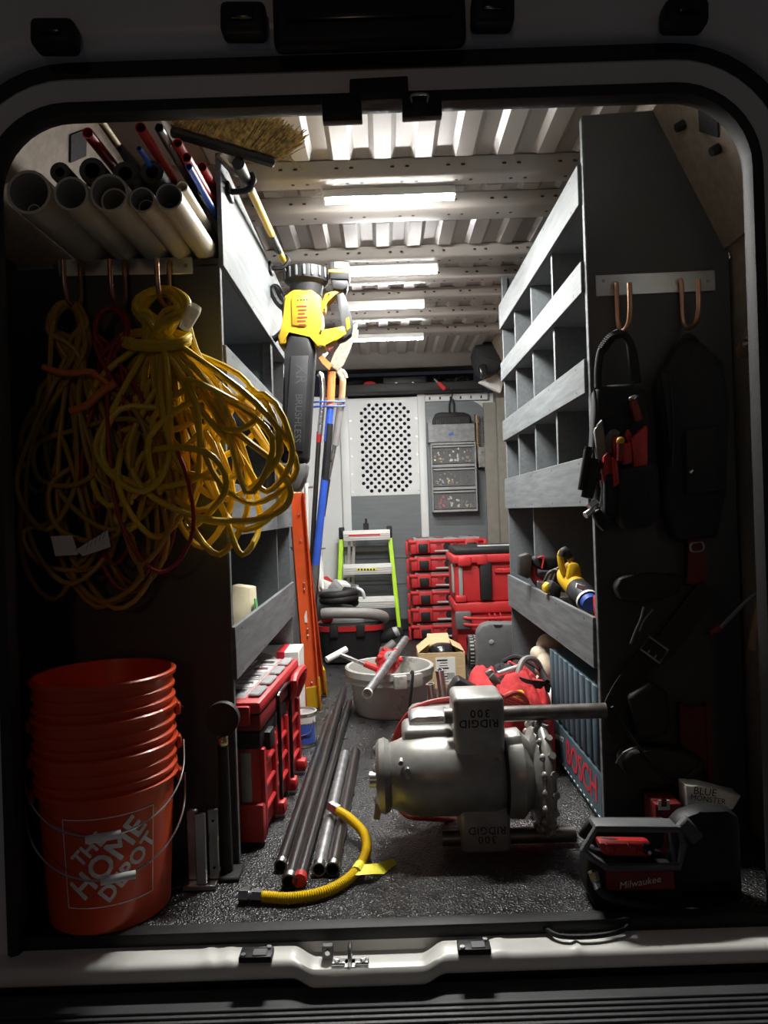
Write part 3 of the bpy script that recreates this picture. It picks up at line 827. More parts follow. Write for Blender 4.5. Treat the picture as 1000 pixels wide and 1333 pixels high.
tag(tt.build('tag_print', INK, t, True), kind='stuff')
RL = [(150, 640, 60), (165, 768, 90), (182, 762, 84), (150, 735, 60), (205, 745, 100), (140, 560, 50), (128, 660, 50)]
t = thing('red_extension_cord', 'thin dark red extension cord hanging between the two yellow coils', 'cord', at(160, 770, .2))
MB().tube(lobes(None, (145, 398, .245), (142, 470), RL, (.15, .272), 8, 0, 26, 0), .0048, 8, 5).build('cable', REDC, t, True)
t = thing('cord_wrap', 'orange plastic cord winder among the hanging cords', 'cord winder', at(100, 540, .17))
MB().tube([at(56, 478, .17), at(85, 486, .165), at(118, 484, .165), at(126, 490, .168)], .0075, 8, 5).build('arm', ORGC, t, True)
MB().tube([at(92, 535, .17), at(112, 528, .165), at(130, 512, .165), at(150, 498, .168)], .0095, 8, 5).build('arm', ORGC, t, True)
MB().tube([at(118, 484, .165), at(140, 500, .17), at(130, 512, .165)], .0065, 8, 4).build('spine', ORGC, t, True)
# ================================================================ buckets
BK = V((-.64, .125, 0))
def bucket_parts(t, bail):
    H, r0, r1 = .37, .128, .148
    def rr(z): return r0 + (r1 - r0) * z / H
    o = [(0, .002), (r0 - .006, 0), (r0, .004)]
    for z in (.05, .10, .15, .20, .25, .283): o.append((rr(z), z))
    o += [(rr(.285) + .010, .286), (rr(.285) + .011, .291), (rr(.29) + .001, .295), (rr(.305) + .001, .305), (rr(.305) + .008, .306), (rr(.31) + .008, .311), (rr(.31) + .001, .315),
          (rr(.33) + .001, .330), (rr(.33) + .006, .331), (rr(.335) + .006, .336), (rr(.34) + .001, .340), (rr(.36) + .001, .358), (rr(.36) + .007, .360), (rr(.37) + .008, .368), (rr(.37) + .004, .371),
          (rr(.37) - .002, .370), (rr(.36) - .003, .36), (rr(.2) - .003, .2), (r0 - .003, .006), (0, .005)]
    # rings spread a little deeper than the real thing so that three nest
    MB().lathe(o, (0, 0, 0), (0, 0, 1), 48).build('body', ORANGE, t)
    th = bail
    for s in (-1, 1):
        a = math.atan2(-1.65, .64) + s * pi / 2
        p = V((cos(a), sin(a), 0))
        MB().box(p * (r1 + .008) + V((0, 0, .27)), (.014, .03, .03), (0, 0, a), .004).build('ear', ORANGE, t)
    return t
fa = math.atan2(-1.65, .64)               # direction from the bucket to the camera
for k, lab in enumerate(('bottom orange bucket of the nested stack, with the white square logo', 'middle orange bucket of the nested stack', 'top orange bucket of the nested stack, open')):
    t = thing('bucket', lab, 'bucket', BK + V((0, 0, .0765 * k)), (0, 0, 0), 'nested orange buckets')
    bucket_parts(t, 0)
    # wire bail hanging down in front
    f = V((cos(fa), sin(fa), 0)); s = V((cos(fa + pi/2), sin(fa + pi/2), 0))
    R = .158
    drop = (.140, .128, .02)[k]
    pts = []
    for q in range(13):
        a = pi * q / 12 - pi/2
        side = sin(a) * (R + .010)
        out = sqrt(max(0, 1 - sin(a)**2)) * (R + .004)
        z = .27 - drop * cos(a)**.8 if cos(a) > 1e-6 else .27
        sgn = 1 if k < 2 else -1
        rr_ = .128 + .020 * max(z, 0) / .37 + .016
        pts.append(s * side + f * out * sgn + V((0, 0, z)))
    MB().tube(pts, .0022, 6, 4).build('bail', STEEL, t)
    if k < 2:
        mid = pts[6]; d = (pts[7] - pts[5]).normalized()
        off = (.014, -.012)[k]
        c = mid + s * off
        MB().cyl(c - s*.034, c + s*.034, .0085, .0085, 12).build('grip', LABELW, t)
    if k == 0:
        zc = .155
        def cylmap(x, z, lift=.0012):
            rr2 = .128 + .020 * (zc + z) / .37 + lift
            a = fa + x / .137
            return V((rr2 * cos(a), rr2 * sin(a), zc + z))
        def diag(rowoff, along=0, ang=radians(45)):
            ca, sa = cos(ang), sin(ang)
            return lambda p: cylmap((p.x + along)*ca - (p.y + rowoff)*sa, (p.x + along)*sa + (p.y + rowoff)*ca)
        m = MB()
        for ox, oy in ((0, 0), (.0016, 0), (-.0016, 0), (0, .0016), (0, -.0016), (.0012, .0012), (-.0012, -.0012)):
            m.text('THE', .041, diag(.050 + oy, -.008 + ox), bend='u', space=1.06)
            m.text('HOME', .066, diag(.005 + oy, ox), bend='u', space=1.04)
            m.text('DEPOT', .046, diag(-.043 + oy, .010 + ox), bend='u', space=1.06)
        lt = m.build('lettering', WHITEP, t)
        m = MB(); h = .093
        for (ax_, az, bx, bz) in ((-h, -h, h, -h), (h, -h, h, h), (h, h, -h, h), (-h, h, -h, -h)):
            n = 12
            for i in range(n):
                f0, f1 = i/n, (i+1)/n
                w = .0011
                p0 = (ax_ + (bx-ax_)*f0, az + (bz-az)*f0); p1 = (ax_ + (bx-ax_)*f1, az + (bz-az)*f1)
                if az == bz: q = [(p0[0], az-w), (p1[0], az-w), (p1[0], az+w), (p0[0], az+w)]
                else: q = [(ax_-w, p0[1]), (ax_+w, p0[1]), (ax_+w, p1[1]), (ax_-w, p1[1])]
                m.bm.faces.new([m.bm.verts.new(cylmap(*e)) for e in q])
        m.build('logo_border', WHITEP, t)

# dark odds and ends between the buckets and the red box
t = thing('pipe_stand', 'dark steel pipe stand with round head beside the buckets', 'stand', fl(288, 1118))
MB().cyl(at(290, 935, .235) + V((0, .01, 0)), at(290, 935, .235) - V((0, .012, 0)), .040, .040, 24).build('round_head', LEATH, t, True)
p = at(290, 960, .24)
MB().cyl((p.x, .24, p.z), (p.x, .24, .012), .013, .015, 12).build('post', RUBBER, t, True)
MB().box((p.x, .24, .006), (.07, .07, .012), None, .004).build('foot', RUBBER, t, True)
MB().ball(at(290, 965, .228), .014, None, 10, 6).build('clamp_bolt', BRASS, t, True)
t = thing('aluminium_bracket', 'flanged aluminium bracket standing between the orange buckets and the pipe stand', 'bracket', fl(262, 1112))
for a, b, dy in ((238, 252, .02), (252, 266, -.005), (266, 279, .02)):
    c0 = at(a, 1022, .18); c1 = at(b, 1022, .18)
    MB().bb((c0.x, .18 + dy, .012), (c1.x, .19 + dy, .176), .002).build('flange', (ALU if dy < 0 else STEEL), t, True)
MB().bb((at(237, 1100, .18).x, .17, 0), (at(280, 1100, .18).x, .22, .012), .002).build('base', STEEL, t, True)
for u in (241, 276):
    for z in (.04, .15): 
        q = at(u, 1050, .195); MB().cyl((q.x, .200, z), (q.x, .197, z), .003, .003, 8).build('hole', INK, t, True)

# ================================================================ red rolling tool box and organizer (left)
X0, X1, Y0, Y1 = -.72, -.335, .405, .965
t = thing('rolling_tool_box', 'large red and black rolling tool box under the left shelving', 'tool box', ((X0+X1)/2, (Y0+Y1)/2, 0))
MB().bb((X0, Y0, .012), (X1 - .012, Y1, .255), .012, 2).build('body', REDB, t, True)
MB().bb((X0 - .004, Y0 - .006, .252), (X1 - .006, Y1 + .004, .298), .010, 2).build('lid', BLACK, t, True)
MB().bb((X1 - .060, Y0 - .010, .115), (X1 - .034, Y0 + .006, .245), .004, 2).build('corner_bar', LGREY, t, True)
MB().bb((X1 - .14, Y0 - .014, .012), (X1 - .002, Y0 + .02, .112), .008, 2).build('corner_foot', REDB, t, True)
MB().box((X1 - .10, Y0 - .015, .062), (.07, .003, .055), None, .001).build('name_plate', STEEL, t, True)
MB().bb((X1 - .02, Y0 + .04, .235), (X1 + .010, Y0 + .10, .285), .006, 2).build('latch', BLACK, t, True)
for (ya, yb) in ((Y0 + .015, Y0 + .15), (Y0 + .20, Y0 + .33), (Y0 + .38, Y0 + .54)):
    for z in (.075, .135, .195):
        MB().bb((X1 - .014, ya, z), (X1 - .002, yb, z + .012), .004).build('side_rib', REDB, t, True)
for y in (Y0 + .02, Y0 + .16, Y0 + .34, Y1 - .02):
    MB().bb((X1 - .016, y - .012, .02), (X1 - .000, y + .012, .25), .005, 2).build('side_post', REDB, t, True)
for y in (Y0 + .185, Y0 + .355):
    MB().cyl((X1 + .004, y, .03), (X1 + .004, y, .325), .006, .006, 10).build('tow_bar', BLACKG, t, True)
MB().tube([(X1 + .004, Y0 + .185, .325), (X1 + .002, Y0 + .20, .345), (X1 + .002, Y0 + .34, .345), (X1 + .004, Y0 + .355, .325)], .006, 8, 4).build('tow_grip', BLACKG, t, True)
for y in (Y0 + .18, Y0 + .36, Y1 - .03):
    MB().bb((X1 - .02, y - .022, .012), (X1 + .018, y + .022, .05), .008, 2).build('foot_clip', REDB, t, True)
# carry loop
MB().tube([(X1 - .01, Y0 + .36, .26), (X1 + .016, Y0 + .365, .32), (X1 + .018, Y0 + .37, .352), (X1 + .018, Y0 + .52, .352), (X1 + .016, Y0 + .525, .32), (X1 - .01, Y0 + .53, .26)], .013, 8, 3).build('carry_loop', REDB, t, True)

RBX = t
t = thing('parts_organizer', 'flat red organizer with clear lid lying on the rolling tool box', 'organizer', ((X0+X1)/2, .66, .299))
Z0 = .299
MB().bb((X0, Y0 - .01, Z0), (X1 - .004, Y1 - .01, Z0 + .045), .010, 2).build('tray', REDD, t, True)
MB().bb((X0, Y0 - .014, Z0 + .045), (X1 - .002, Y1 - .006, Z0 + .080), .012, 2).build('lid_rim', REDB, t, True)
MB().bb((X0 + .03, Y0 + .015, Z0 + .0805), (X1 - .05, Y1 - .04, Z0 + .086), .002).build('clear_lid', CLEAR, t, True)
rnd = random.Random(3)
for i in range(4):
    for j in range(5):
        x = X0 + .05 + i*.072; y = Y0 + .045 + j*.098
        MB().box((x + .03, y + .04, Z0 + .0815), (.058, .078, .003), None, .001).build('bin_cell', (LGREY, PAPER, PVCG, PAPER)[rnd.randrange(4)], t, True)
        if rnd.random() < .8:
            MB().box((x + .03, y + .04 + rnd.uniform(-.01, .01), Z0 + .0845), (.045, rnd.uniform(.012, .03), .003), (0, 0, rnd.uniform(-.1, .1)), .001).build('cell_contents', (INK, STEEL, REDD, BLACK)[rnd.randrange(4)], t, True)
for k in range(4):
    y = Y0 + .03 + k * .13
    MB().bb((X1 - .046, y, Z0 + .0805), (X1 - .014, y + .10, Z0 + .090), .004).build('lid_block', LGREY, t, True)
for x in (X1 - .10, X1 - .26):
    MB().bb((x, Y0 - .024, Z0 + .02), (x + .07, Y0 - .008, Z0 + .07), .005, 2).build('latch', REDB, t, True)
MB().bb((X0 + .03, Y0 - .0155, Z0 + .055), (X1 - .06, Y0 - .0138, Z0 + .063)).build('trim_line', PAPER, t, True)

for q in (RBX, t):
    q.rotation_euler.z = radians(-3.3); q.location.x += .017
# things behind the rolling box
t = thing('carton', 'white and red printed carton beside the orange ladder foot', 'carton', (-.46, 1.38, 0))
MB().bb((-.58, 1.30, .0), (-.345, 1.47, .335), .002).build('box', PAPER, t, True)
MB().bb((-.43, 1.2995, .29), (-.40, 1.4705, .3358)).build('red_band', REDPR, t, True)
MB().bb((-.58, 1.2990, .29), (-.50, 1.43, .3362)).build('dark_band', INK, t, True)
MB().ball((-.48, 1.16, .31), (.08, .10, .05), None, 14, 8).bb((-.54, 1.08, 0), (-.42, 1.24, .29), .02, 2).solo('cloth_bundle', mat('grey_cloth', (.24, .25, .25), .9, var=.15, scale=60, bump=.3, bscale=200), 'grey cloth-covered bundle behind the organizer lid', 'bundle')
c = V((-.333, 1.235, 0))
t = thing('paint_can', 'metal can with blue and white label beside the ladder foot', 'can', c)
MB().lathe([(0, 0), (.055, 0), (.057, .003), (.055, .008), (.055, .118), (.057, .122), (.057, .126), (.050, .127), (.048, .120), (0, .120)], (0, 0, 0), (0, 0, 1), 28).build('can', ALU, t)
MB().lathe([(.0555, .015), (.0555, .085)], (0, 0, 0), (0, 0, 1), 28, -1.55, -.5).build('label', BLUEPR, t)
MB().lathe([(.0558, .09), (.0558, .112)], (0, 0, 0), (0, 0, 1), 28, -2.6, -.3).build('label', PAPER, t)
MB().tube([(.045, -.033, .10), (.035, -.05, .06), (-.01, -.06, .045)], .0015, 6, 4).build('bail', STEEL, t)

# ================================================================ floor pipes
fp = [((365, 1128), (429, 934), 7.8, BLKPIPE, 'thinner black iron pipe, farthest from the yellow hose'),
      ((376, 1148), (447, 899), 9.5, BLKPIPE, 'long black iron pipe on the floor, second from the red tool box'),
      ((390, 1146), (455, 915), 8.2, BLKPIPE, 'black iron pipe with a red end cap'),
      ((415, 1132), (449, 982), 9.0, GALV, 'short galvanised pipe under the end of the yellow hose'),
      ((433, 1132), (463, 979), 9.0, BLKPIPE, 'short black iron pipe next to the galvanised pipe')]
for (a, b, rp, mt, lab) in fp:
    A = fl(*a); r = rp * (A.y - CAMY) / F
    A = fl(a[0], a[1], r); B = fl(b[0], b[1], r)
    t = thing('floor_pipe', lab, 'pipe', (A + B) / 2 - V((0, 0, r)), group='steel pipes on the floor')
    m = MB(); ax = (B - A); L = ax.length
    m.lathe([(r, 0), (r, L), (r*.8, L), (r*.8, 0)], A, ax, 18, closed_prof=True)
    m.build('pipe', mt, t, True)
    if 'red' in lab.split('with')[-1] and 'cap' in lab:
        MB().cyl(A - ax.normalized()*.004, A + ax.normalized()*.02, r + .0018, r + .0018, 16).build('end_cap', RED, t, True)
    else:
        m = MB()
        for k in range(5): m.lathe([(r + .0004, .003 + k*.004), (r + .001, .0045 + k*.004), (r + .0004, .006 + k*.004)], A, ax, 16)
        m.build('thread', STEEL, t, True)

# yellow gas hose ---------------------------------------------------
t = thing('gas_hose', 'yellow corrugated gas connector with steel nuts on the floor', 'hose', fl(420, 1165))
path = [fl(342, 1167, .014), fl(380, 1169, .014), fl(425, 1160, .014), fl(458, 1140, .016), fl(476, 1112, .022), fl(474, 1086, .034), fl(456, 1066, .046), fl(441, 1056, .050)]
S = spline(path, 10)
Ls = [0]
for p, q in zip(S, S[1:]): Ls.append(Ls[-1] + (q - p).length)
N = int(Ls[-1] / .0026); fine = []; j = 0
for k in range(N + 1):
    s_ = Ls[-1] * k / N
    while j < len(Ls) - 2 and Ls[j+1] < s_: j += 1
    f_ = (s_ - Ls[j]) / max(1e-9, Ls[j+1] - Ls[j]); fine.append(S[j].lerp(S[j+1], f_))
MB().tube(fine, .012, 10, 1, radii=[.0128 if k % 2 else .0112 for k in range(N + 1)]).build('corrugated_tube', YELG, t, True)
def hexnut(m, p0, p1, r): m.cyl(p0, p1, r, r, 6)
A, D = path[0], (path[0] - path[1]).normalized()
m = MB(); hexnut(m, A + D*.000, A + D*.022, .0155); m.build('nut', STEEL, t, True)
MB().cyl(A + D*.022, A + D*.030, .0115, .0115, 14).build('sleeve', STEEL, t, True)
m = MB(); hexnut(m, A + D*.030, A + D*.052, .0172); m.build('nut', STEEL, t, True)
A, D = path[-1], (path[-1] - path[-2]).normalized()
m = MB(); hexnut(m, A, A + D*.020, .0155); m.build('nut', STEEL, t, True)
m = MB(); hexnut(m, A + D*.022, A + D*.040, .0150); m.build('nut', STEEL, t, True)
MB().cyl(A + D*.018, A + D*.024, .011, .011, 14).build('sleeve', STEEL, t, True)
q0, q1, q2, q3 = fl(461, 1140, .020), fl(470, 1126, .024), fl(512, 1118, .004), fl(500, 1138, .004)
q4, q5 = fl(492, 1124, .022), fl(487, 1138, .018)
m = MB(); vv_ = [m.bm.verts.new(p) for p in (q0, q1, q4, q2, fl(517, 1124, .003), q3, q5)]
m.bm.faces.new((vv_[0], vv_[1], vv_[2], vv_[6])); m.bm.faces.new((vv_[6], vv_[2], vv_[3], vv_[4], vv_[5]))
g = bmesh.ops.extrude_face_region(m.bm, geom=m.bm.faces[:]); bmesh.ops.translate(m.bm, verts=[e for e in g['geom'] if isinstance(e, bmesh.types.BMVert)], vec=(0, 0, .0008))
m.build('tag', YELT, t, True)
MB().lathe([(.0136, 0), (.0136, .03)], fl(466, 1131, .0185) - (fl(476, 1112, .022) - fl(458, 1140, .016)).normalized()*.015, fl(476, 1112, .022) - fl(458, 1140, .016), 16).build('tag_band', YELT, t, True)
# ================================================================ blower hanging at the end of the left shelving
YB = 1.10
LETTR = mat('moulded_letters', (.065, .066, .068), .4)
t = thing('leaf_blower', 'yellow and black battery leaf blower hanging nozzle down', 'leaf blower', at(382, 640, YB))
MB().slab([(376, 437), (408, 436), (411, 462), (402, 605), (366, 603), (373, 462)], YB - .055, YB + .055, .022, 3, YB).build('tube', BLACK, t, True)
MB().slab([(381, 468), (404, 467), (397, 590), (373, 588)], YB - .0585, YB - .05, .003, 2, YB).build('tube_panel', DKPL, t, True)
MB().slab([(365, 602), (402, 604), (399, 622), (391, 640), (369, 640), (363, 622)], YB - .050, YB + .050, .010, 2, YB).build('nozzle', GREYPL, t, True)
MB().slab([(372, 607), (383, 607), (382, 617), (371, 617)], YB - .0525, YB - .049, .001, 1, YB).build('nozzle_catch', INK, t, True)
p = at(388, 540, YB - .0588)
RT = Matrix.Translation(p) @ Matrix.Rotation(radians(4.2), 4, 'Y') @ Matrix.Rotation(pi/2, 4, 'X') @ Matrix.Rotation(-pi/2, 4, 'Z')
m = MB().text('BRUSHLESS', .0345, RT @ Matrix.Translation((.012, 0, .0)), space=1.0)
m.build('lettering', LETTR, t, True)
p = at(391.5, 487, YB - .0588)
m = MB().text('XR', .054, Matrix.Translation(p) @ Matrix.Rotation(radians(4), 4, 'Y') @ Matrix.Rotation(pi/2, 4, 'X') @ Matrix.Rotation(-pi/2, 4, 'Z'))
m.build('lettering', LETTR, t, True)
yb = MB().slab([(372, 392), (384, 383), (408, 383), (420, 392), (421, 424), (417, 441), (423, 450), (426, 455), (413, 458), (408, 441), (377, 434), (374, 452), (366, 455), (364, 441), (373, 428)], YB - .058, YB + .058, .012, 3, YB)
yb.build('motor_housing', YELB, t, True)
lp = MB().slab([(385, 391), (402, 390), (404, 394), (403, 428), (400, 431), (383, 429), (382, 395)], YB - .062, YB - .055, .002, 2, YB)
lpo = lp.build('rating_plate', YELB, t, True)
m = MB()
for k in range(6):
    q = at(386 + (k % 2), 399 + k*4.8, YB - .0625); m.box(q + V((.018, 0, 0)), (.036 - .006*(k % 3), .001, .0052))
tag(m.build('plate_print', REDD, lpo, True), kind='stuff')
for k in range(4):
    q = at(388 + k*4, 391 - k*.3, YB - .0605); MB().box(q, (.0075, .006, .0045), None, .001).build('vent_slot', INK, t, True)
cI = at(399, 360, YB); cI.y -= .0
MB().lathe([(0, .028), (.065, .028), (.077, .022), (.080, .0), (.078, -.022), (.069, -.030), (.061, -.034), (.056, -.070), (.0, -.070)], cI, (0.05, 0, 1), 28).build('intake_ring', BLACK, t, True)
for k in range(9):
    a = pi + pi * (k + .5) / 9
    q = cI + V((.081*cos(a), .081*sin(a), 0))
    MB().box(q, (.009, .006, .037), (0, 0, a + pi/2), .002).build('intake_rib', GREYPL, t, True)
# rear handle, battery
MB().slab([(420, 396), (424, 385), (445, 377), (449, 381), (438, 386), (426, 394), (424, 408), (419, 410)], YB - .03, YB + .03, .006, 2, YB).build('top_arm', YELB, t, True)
MB().slab([(437, 386), (447, 381), (455, 400), (460, 425), (458, 437), (449, 444), (438, 447), (437, 440), (446, 434), (449, 425), (441, 402)], YB - .028, YB + .028, .008, 2, YB).build('grip', DKPL, t, True)
MB().slab([(450, 418), (455, 415), (457, 430), (452, 434)], YB - .031, YB + .031, .003, 1, YB).build('grip_inlay', YELB, t, True)
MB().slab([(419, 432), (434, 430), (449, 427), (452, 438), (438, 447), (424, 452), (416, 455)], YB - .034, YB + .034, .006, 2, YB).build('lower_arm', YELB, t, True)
MB().slab([(432, 368), (454, 369), (452, 379), (447, 382), (434, 380)], YB - .04, YB + .04, .006, 2, YB).build('battery_mount', BLACK, t, True)
MB().slab([(430, 345), (456, 346), (455, 369), (431, 368)], YB - .045, YB + .045, .006, 2, YB).build('battery', BLACK, t, True)
MB().slab([(429, 356), (456, 357), (456, 361), (429, 360)], YB - .047, YB + .047, .002, 1, YB).build('battery_band', YELB, t, True)
MB().slab([(437, 347), (449, 347), (449, 354), (437, 354)], YB - .0475, YB - .044, .001, 1, YB).build('battery_print', LABELW, t, True)
for u, v in ((422, 403), (428, 383), (448, 437), (417, 451), (418, 431)):
    q = at(u, v, YB - .06 if u < 420 else YB - .036); MB().cyl(q, q + V((0, -.003, 0)), .0045, .004, 8).build('screw', INK, t, True)
# black shoulder clip on the shelf side
MB().tube([at(371, 402, YB), at(361, 392, YB), at(355, 378, YB), at(359, 374, YB), at(366, 384, YB), at(373, 398, YB)], .013, 8, 5).build('carry_clip', BLACK, t, True)
MB().tube([at(371, 400, YB - .02), at(372, 424, YB - .02), at(364, 436, YB - .02), at(356, 442, YB - .02)], .012, 8, 4).build('carry_clip', BLACK, t, True)

# ================================================================ tall tools leaning beside the partition
def pole(name, label, segs, cat='tool', group='long tools tied with a blue strap', extra=None, loc=None):
    t = thing(name, label, cat, loc if loc else segs[-1][0][-1], group=group)
    for pts, r, mt, pn in segs:
        MB().tube([at(*p) if len(p) == 3 else p for p in pts], r, 12, 5 if len(pts) > 2 else 1).build(pn, mt, t, True)
    if extra: extra(t)
    return t
YT = 2.05
def ext1(t):
    MB().slab([(411, 492), (417, 470), (426, 462), (434, 470), (436, 488), (424, 494)], YT - .05, YT - .03, .003).build('head', BLACK, t, True)
pole('long_handled_shovel', 'pole with blue and black shaft and orange upper end tied by the blue strap',
     [([(432, 484, YT), (430, 531, YT)], .020, ORGC, 'upper_shaft'), ([(430, 531, YT), (426, 575, YT)], .0175, BLUE, 'collar'), ([(429, 552, YT), (423, 625, YT)], .019, BLACK, 'grip'),
      ([(423, 622, YT), (411, 735, YT)], .0185, BLUE, 'shaft'), ([(411, 735, YT), (404, 800, YT), (400, 890, YT)], .0185, GREYPL, 'lower_shaft')], loc=at(400, 890, YT))
pole('steel_pry_bar', 'bare steel bar with red mark tied by the blue strap',
     [([(415, 486, YT + .06), (419, 492, YT + .06), (420, 520, YT + .06), (416, 566, YT + .06)], .014, STEEL, 'bar'), ([(416, 562, YT + .06), (415, 576, YT + .06)], .0135, RED, 'mark'), ([(415, 574, YT + .06), (408, 690, YT + .06), (398, 880, YT + .06)], .012, LEATH, 'lower_bar')], loc=at(398, 880, YT + .06))
pole('branch_cutter', 'weathered grey-handled pole tool with bent brown top beside the blue shaft',
     [([(439, 478, YT + .04), (446, 492, YT + .04), (445, 520, YT + .04)], .016, WOODH, 'top'), ([(445, 518, YT + .04), (436, 580, YT + .04)], .018, HOSEG, 'grip'), ([(436, 578, YT + .04), (424, 640, YT + .04)], .011, STEEL, 'shaft'),
      ([(427, 624, YT + .04), (420, 672, YT + .04)], .013, RUBBER, 'sleeve'), ([(420, 670, YT + .04), (412, 760, YT + .04), (404, 880, YT + .04)], .010, BLACK, 'lower_shaft')], loc=at(404, 880, YT + .04))
t = thing('tie_strap', 'blue webbing strap tying the long tools together', 'strap', at(428, 530, YT))
for v in (523, 529):
    MB().tube([at(409, v + 1, YT + .03), at(412, v, YT - .022), at(430, v - .5, YT - .026), at(446, v, YT + .012), at(448, v, YT + .05), at(440, v, YT + .068), at(420, v, YT + .05)], .0042, 6, 4, True).build('band', BLUEC, t, True)
# glove and paper tucked above the tools
t = thing('work_glove', 'pale dirty work glove hanging from the tops of the long tools', 'glove', at(445, 488, YT))
MB().slab([(430, 478), (436, 462), (446, 448), (456, 432), (465, 420), (466, 428), (461, 444), (455, 462), (448, 478), (440, 486)], YT - .055, YT - .035, .006, 2, YT).build('palm', mat('dirty_white', (.42, .39, .31), .85, var=.25, scale=60, dirt=(.2, .17, .11), dscale=30, dth=.58), t, True)
for k, (u0, v0, u1, v1) in enumerate(((458, 440, 461, 425), (461, 442, 464, 430), (440, 484, 446, 496), (446, 482, 451, 492))):
    MB().tube([at(u0, v0, YT - .045), at((u0+u1)/2 + 1, (v0+v1)/2, YT - .05), at(u1, v1, YT - .045)], .009, 8, 4).build('finger', MATS['dirty_white'], t, True)
t = thing('orange_clip', 'orange plastic spring clip hanging at the blower nozzle side', 'clip', at(424, 478, YT - .06))
MB().slab([(416, 470), (422, 466), (428, 474), (434, 478), (430, 486), (422, 478)], YT - .075, YT - .06, .002, 1, YT).build('jaw', ORGC, t, True)
MB().slab([(418, 461), (424, 456), (429, 464), (424, 470)], YT - .075, YT - .062, .002, 1, YT).build('tag', PAPER, t, True)
MB().slab([(424, 452), (436, 444), (440, 450), (430, 462)], YT - .07, YT - .058, .002, 1, YT).build('lever', REDD, t, True)
# small things on the left shelves
t = thing('chrome_fittings', 'bunch of chrome fittings on the left shelf by the plug end', 'fittings', onx(298, 446, LX + .0))
rnd = random.Random(9)
cc = V((-.412, .40, 1.222))
for k in range(9):
    q = cc + V((rnd.uniform(-.02, .016), rnd.uniform(-.045, .05), rnd.uniform(-.01, .028)))
    MB().cyl(q, q + V((rnd.uniform(-.012, .012), -.022, rnd.uniform(-.012, .012))), .009, .007, 10).build('fitting', STEEL, t, True)
t = thing('spray_can', 'black spray can lying in the low left bin', 'can', (-.47, .55, .474))
MB().cyl((-.47, .48, .508), (-.47, .64, .508), .033, .033, 20).build('can', BLACK, t, True)
MB().cyl((-.47, .465, .508), (-.47, .48, .508), .020, .031, 20).build('cap', GREYPL, t, True)
t = thing('paper_bag', 'crumpled pale paper packet sticking out of the low left bin', 'packet', (-.43, .76, .474))
MB().prism([(-.46, .68, .475), (-.415, .74, .475), (-.425, .76, .64), (-.47, .70, .655)], (.012, .05, 0), .004, 2).build('packet', mat('kraft_pale', (.62, .55, .38), .8, var=.12), t, True)
MB().prism([(-.406, .745, .56), (-.404, .775, .555), (-.410, .785, .60), (-.412, .755, .605)], (.003, 0, 0)).build('green_mark', mat('green_print', (.1, .35, .12), .6), t, True)
MB().box((-.44, 1.24, .515), (.06, .07, .08), None, .01, 2).solo('small_jar', mat('jar_white', (.65, .62, .55), .4, var=.2, scale=40, dirt=(.15, .12, .3), dscale=40, dth=.58), 'small jar with printed label in the low bin behind the ladder', 'jar')
MB().ball((-.435, 1.30, .866), (.03, .05, .035), None, 12, 8).solo('crumpled_wrap', CLEARC, 'crumpled clear plastic wrap on the middle left shelf beside the ladder top', 'wrap')
MB().box((-.45, 1.40, 1.214), (.05, .07, .05), None, .006).solo('red_carton', REDB, 'small red carton on the left shelf beside the blower tube', 'carton')
MB().ball((-.435, 1.29, 1.219), (.03, .06, .03), None, 12, 8).solo('plastic_bag', CLEARC, 'clear plastic bag on the left shelf beside the blower tube', 'bag')

# ================================================================ orange ladder leaning on the left shelving
t = thing('orange_step_ladder', 'orange fibreglass step ladder with yellow feet leaning by the left shelving', 'ladder', fl(405, 915))
def rail(m, p0, p1, w, h, side):          # C-channel
    d = (p1 - p0); R = frame(d, side)
    x = R.col[0]; y = R.col[1]
    m.box((p0+p1)/2, (w, .004, d.length), R)
    for s in (-1, 1): m.box((p0+p1)/2 + x * s * (w/2) + y * h/2 * -1, (.005, h, d.length), R)
f0 = fl(405, 900, .0); tp = at(384, 638, 1.62)
f0 = V((-.345, 1.72, .03)); tp = V((-.372, 1.60, .952))
m = MB(); rail(m, f0, tp, .060, .028, (1, .35, 0)); m.build('rail', LADORG, t, True)
f1 = V((-.335, 1.95, .03)); tp1 = V((-.375, 1.64, .93))
m = MB(); rail(m, f1, tp1, .050, .026, (1, .3, 0)); m.build('rail', LADORG, t, True)
for k, q in enumerate((f0, f1)):
    d = ((tp, tp1)[k] - q).normalized()
    m = MB().bar(q - d*.03, q + d*.075, .076, .012, (1, .35, 0), .003).bar(q - d*.03 + V((.03, .01, 0)), q + d*.12 + V((.03, .01, 0)), .010, .05, (1, .35, 0), .002)
    m.build('foot', YELL, t, True)
    MB().box(q - d*.03 + V((0, 0, -.0)), (.07, .045, .012), None, .003).build('rubber_pad', RUBBER, t, True)
for k in range(3):
    f = .25 + k*.25
    a, b = f0.lerp(tp, f), f1.lerp(tp1, f)
    MB().bar(a + V((-.02, .02, 0)), b + V((-.02, -.01, 0)), .05, .006, (1, 0, 0), .001).build('step', ALU, t, True)
for f in (.10, .33, .36, .55, .58, .78, .90):
    q = f0.lerp(tp, f) + V((.006, -.006, 0)); MB().ball(q, .0055, None, 8, 5).build('rivet', ALU, t, True)
m = MB()
dd = (tp - f0).normalized()
q = f0.lerp(tp, .62)
LM = Matrix.Translation(q + V((.0, -.0035, 0))) @ frame(V((.35, -1, 0)), dd).to_4x4()
MB().box(f0.lerp(tp, .42) + V((.002, -.0032, 0)), (.012, .001, .05), (0, radians(-2), 0)).build('warning_label', LABELW, t, True)
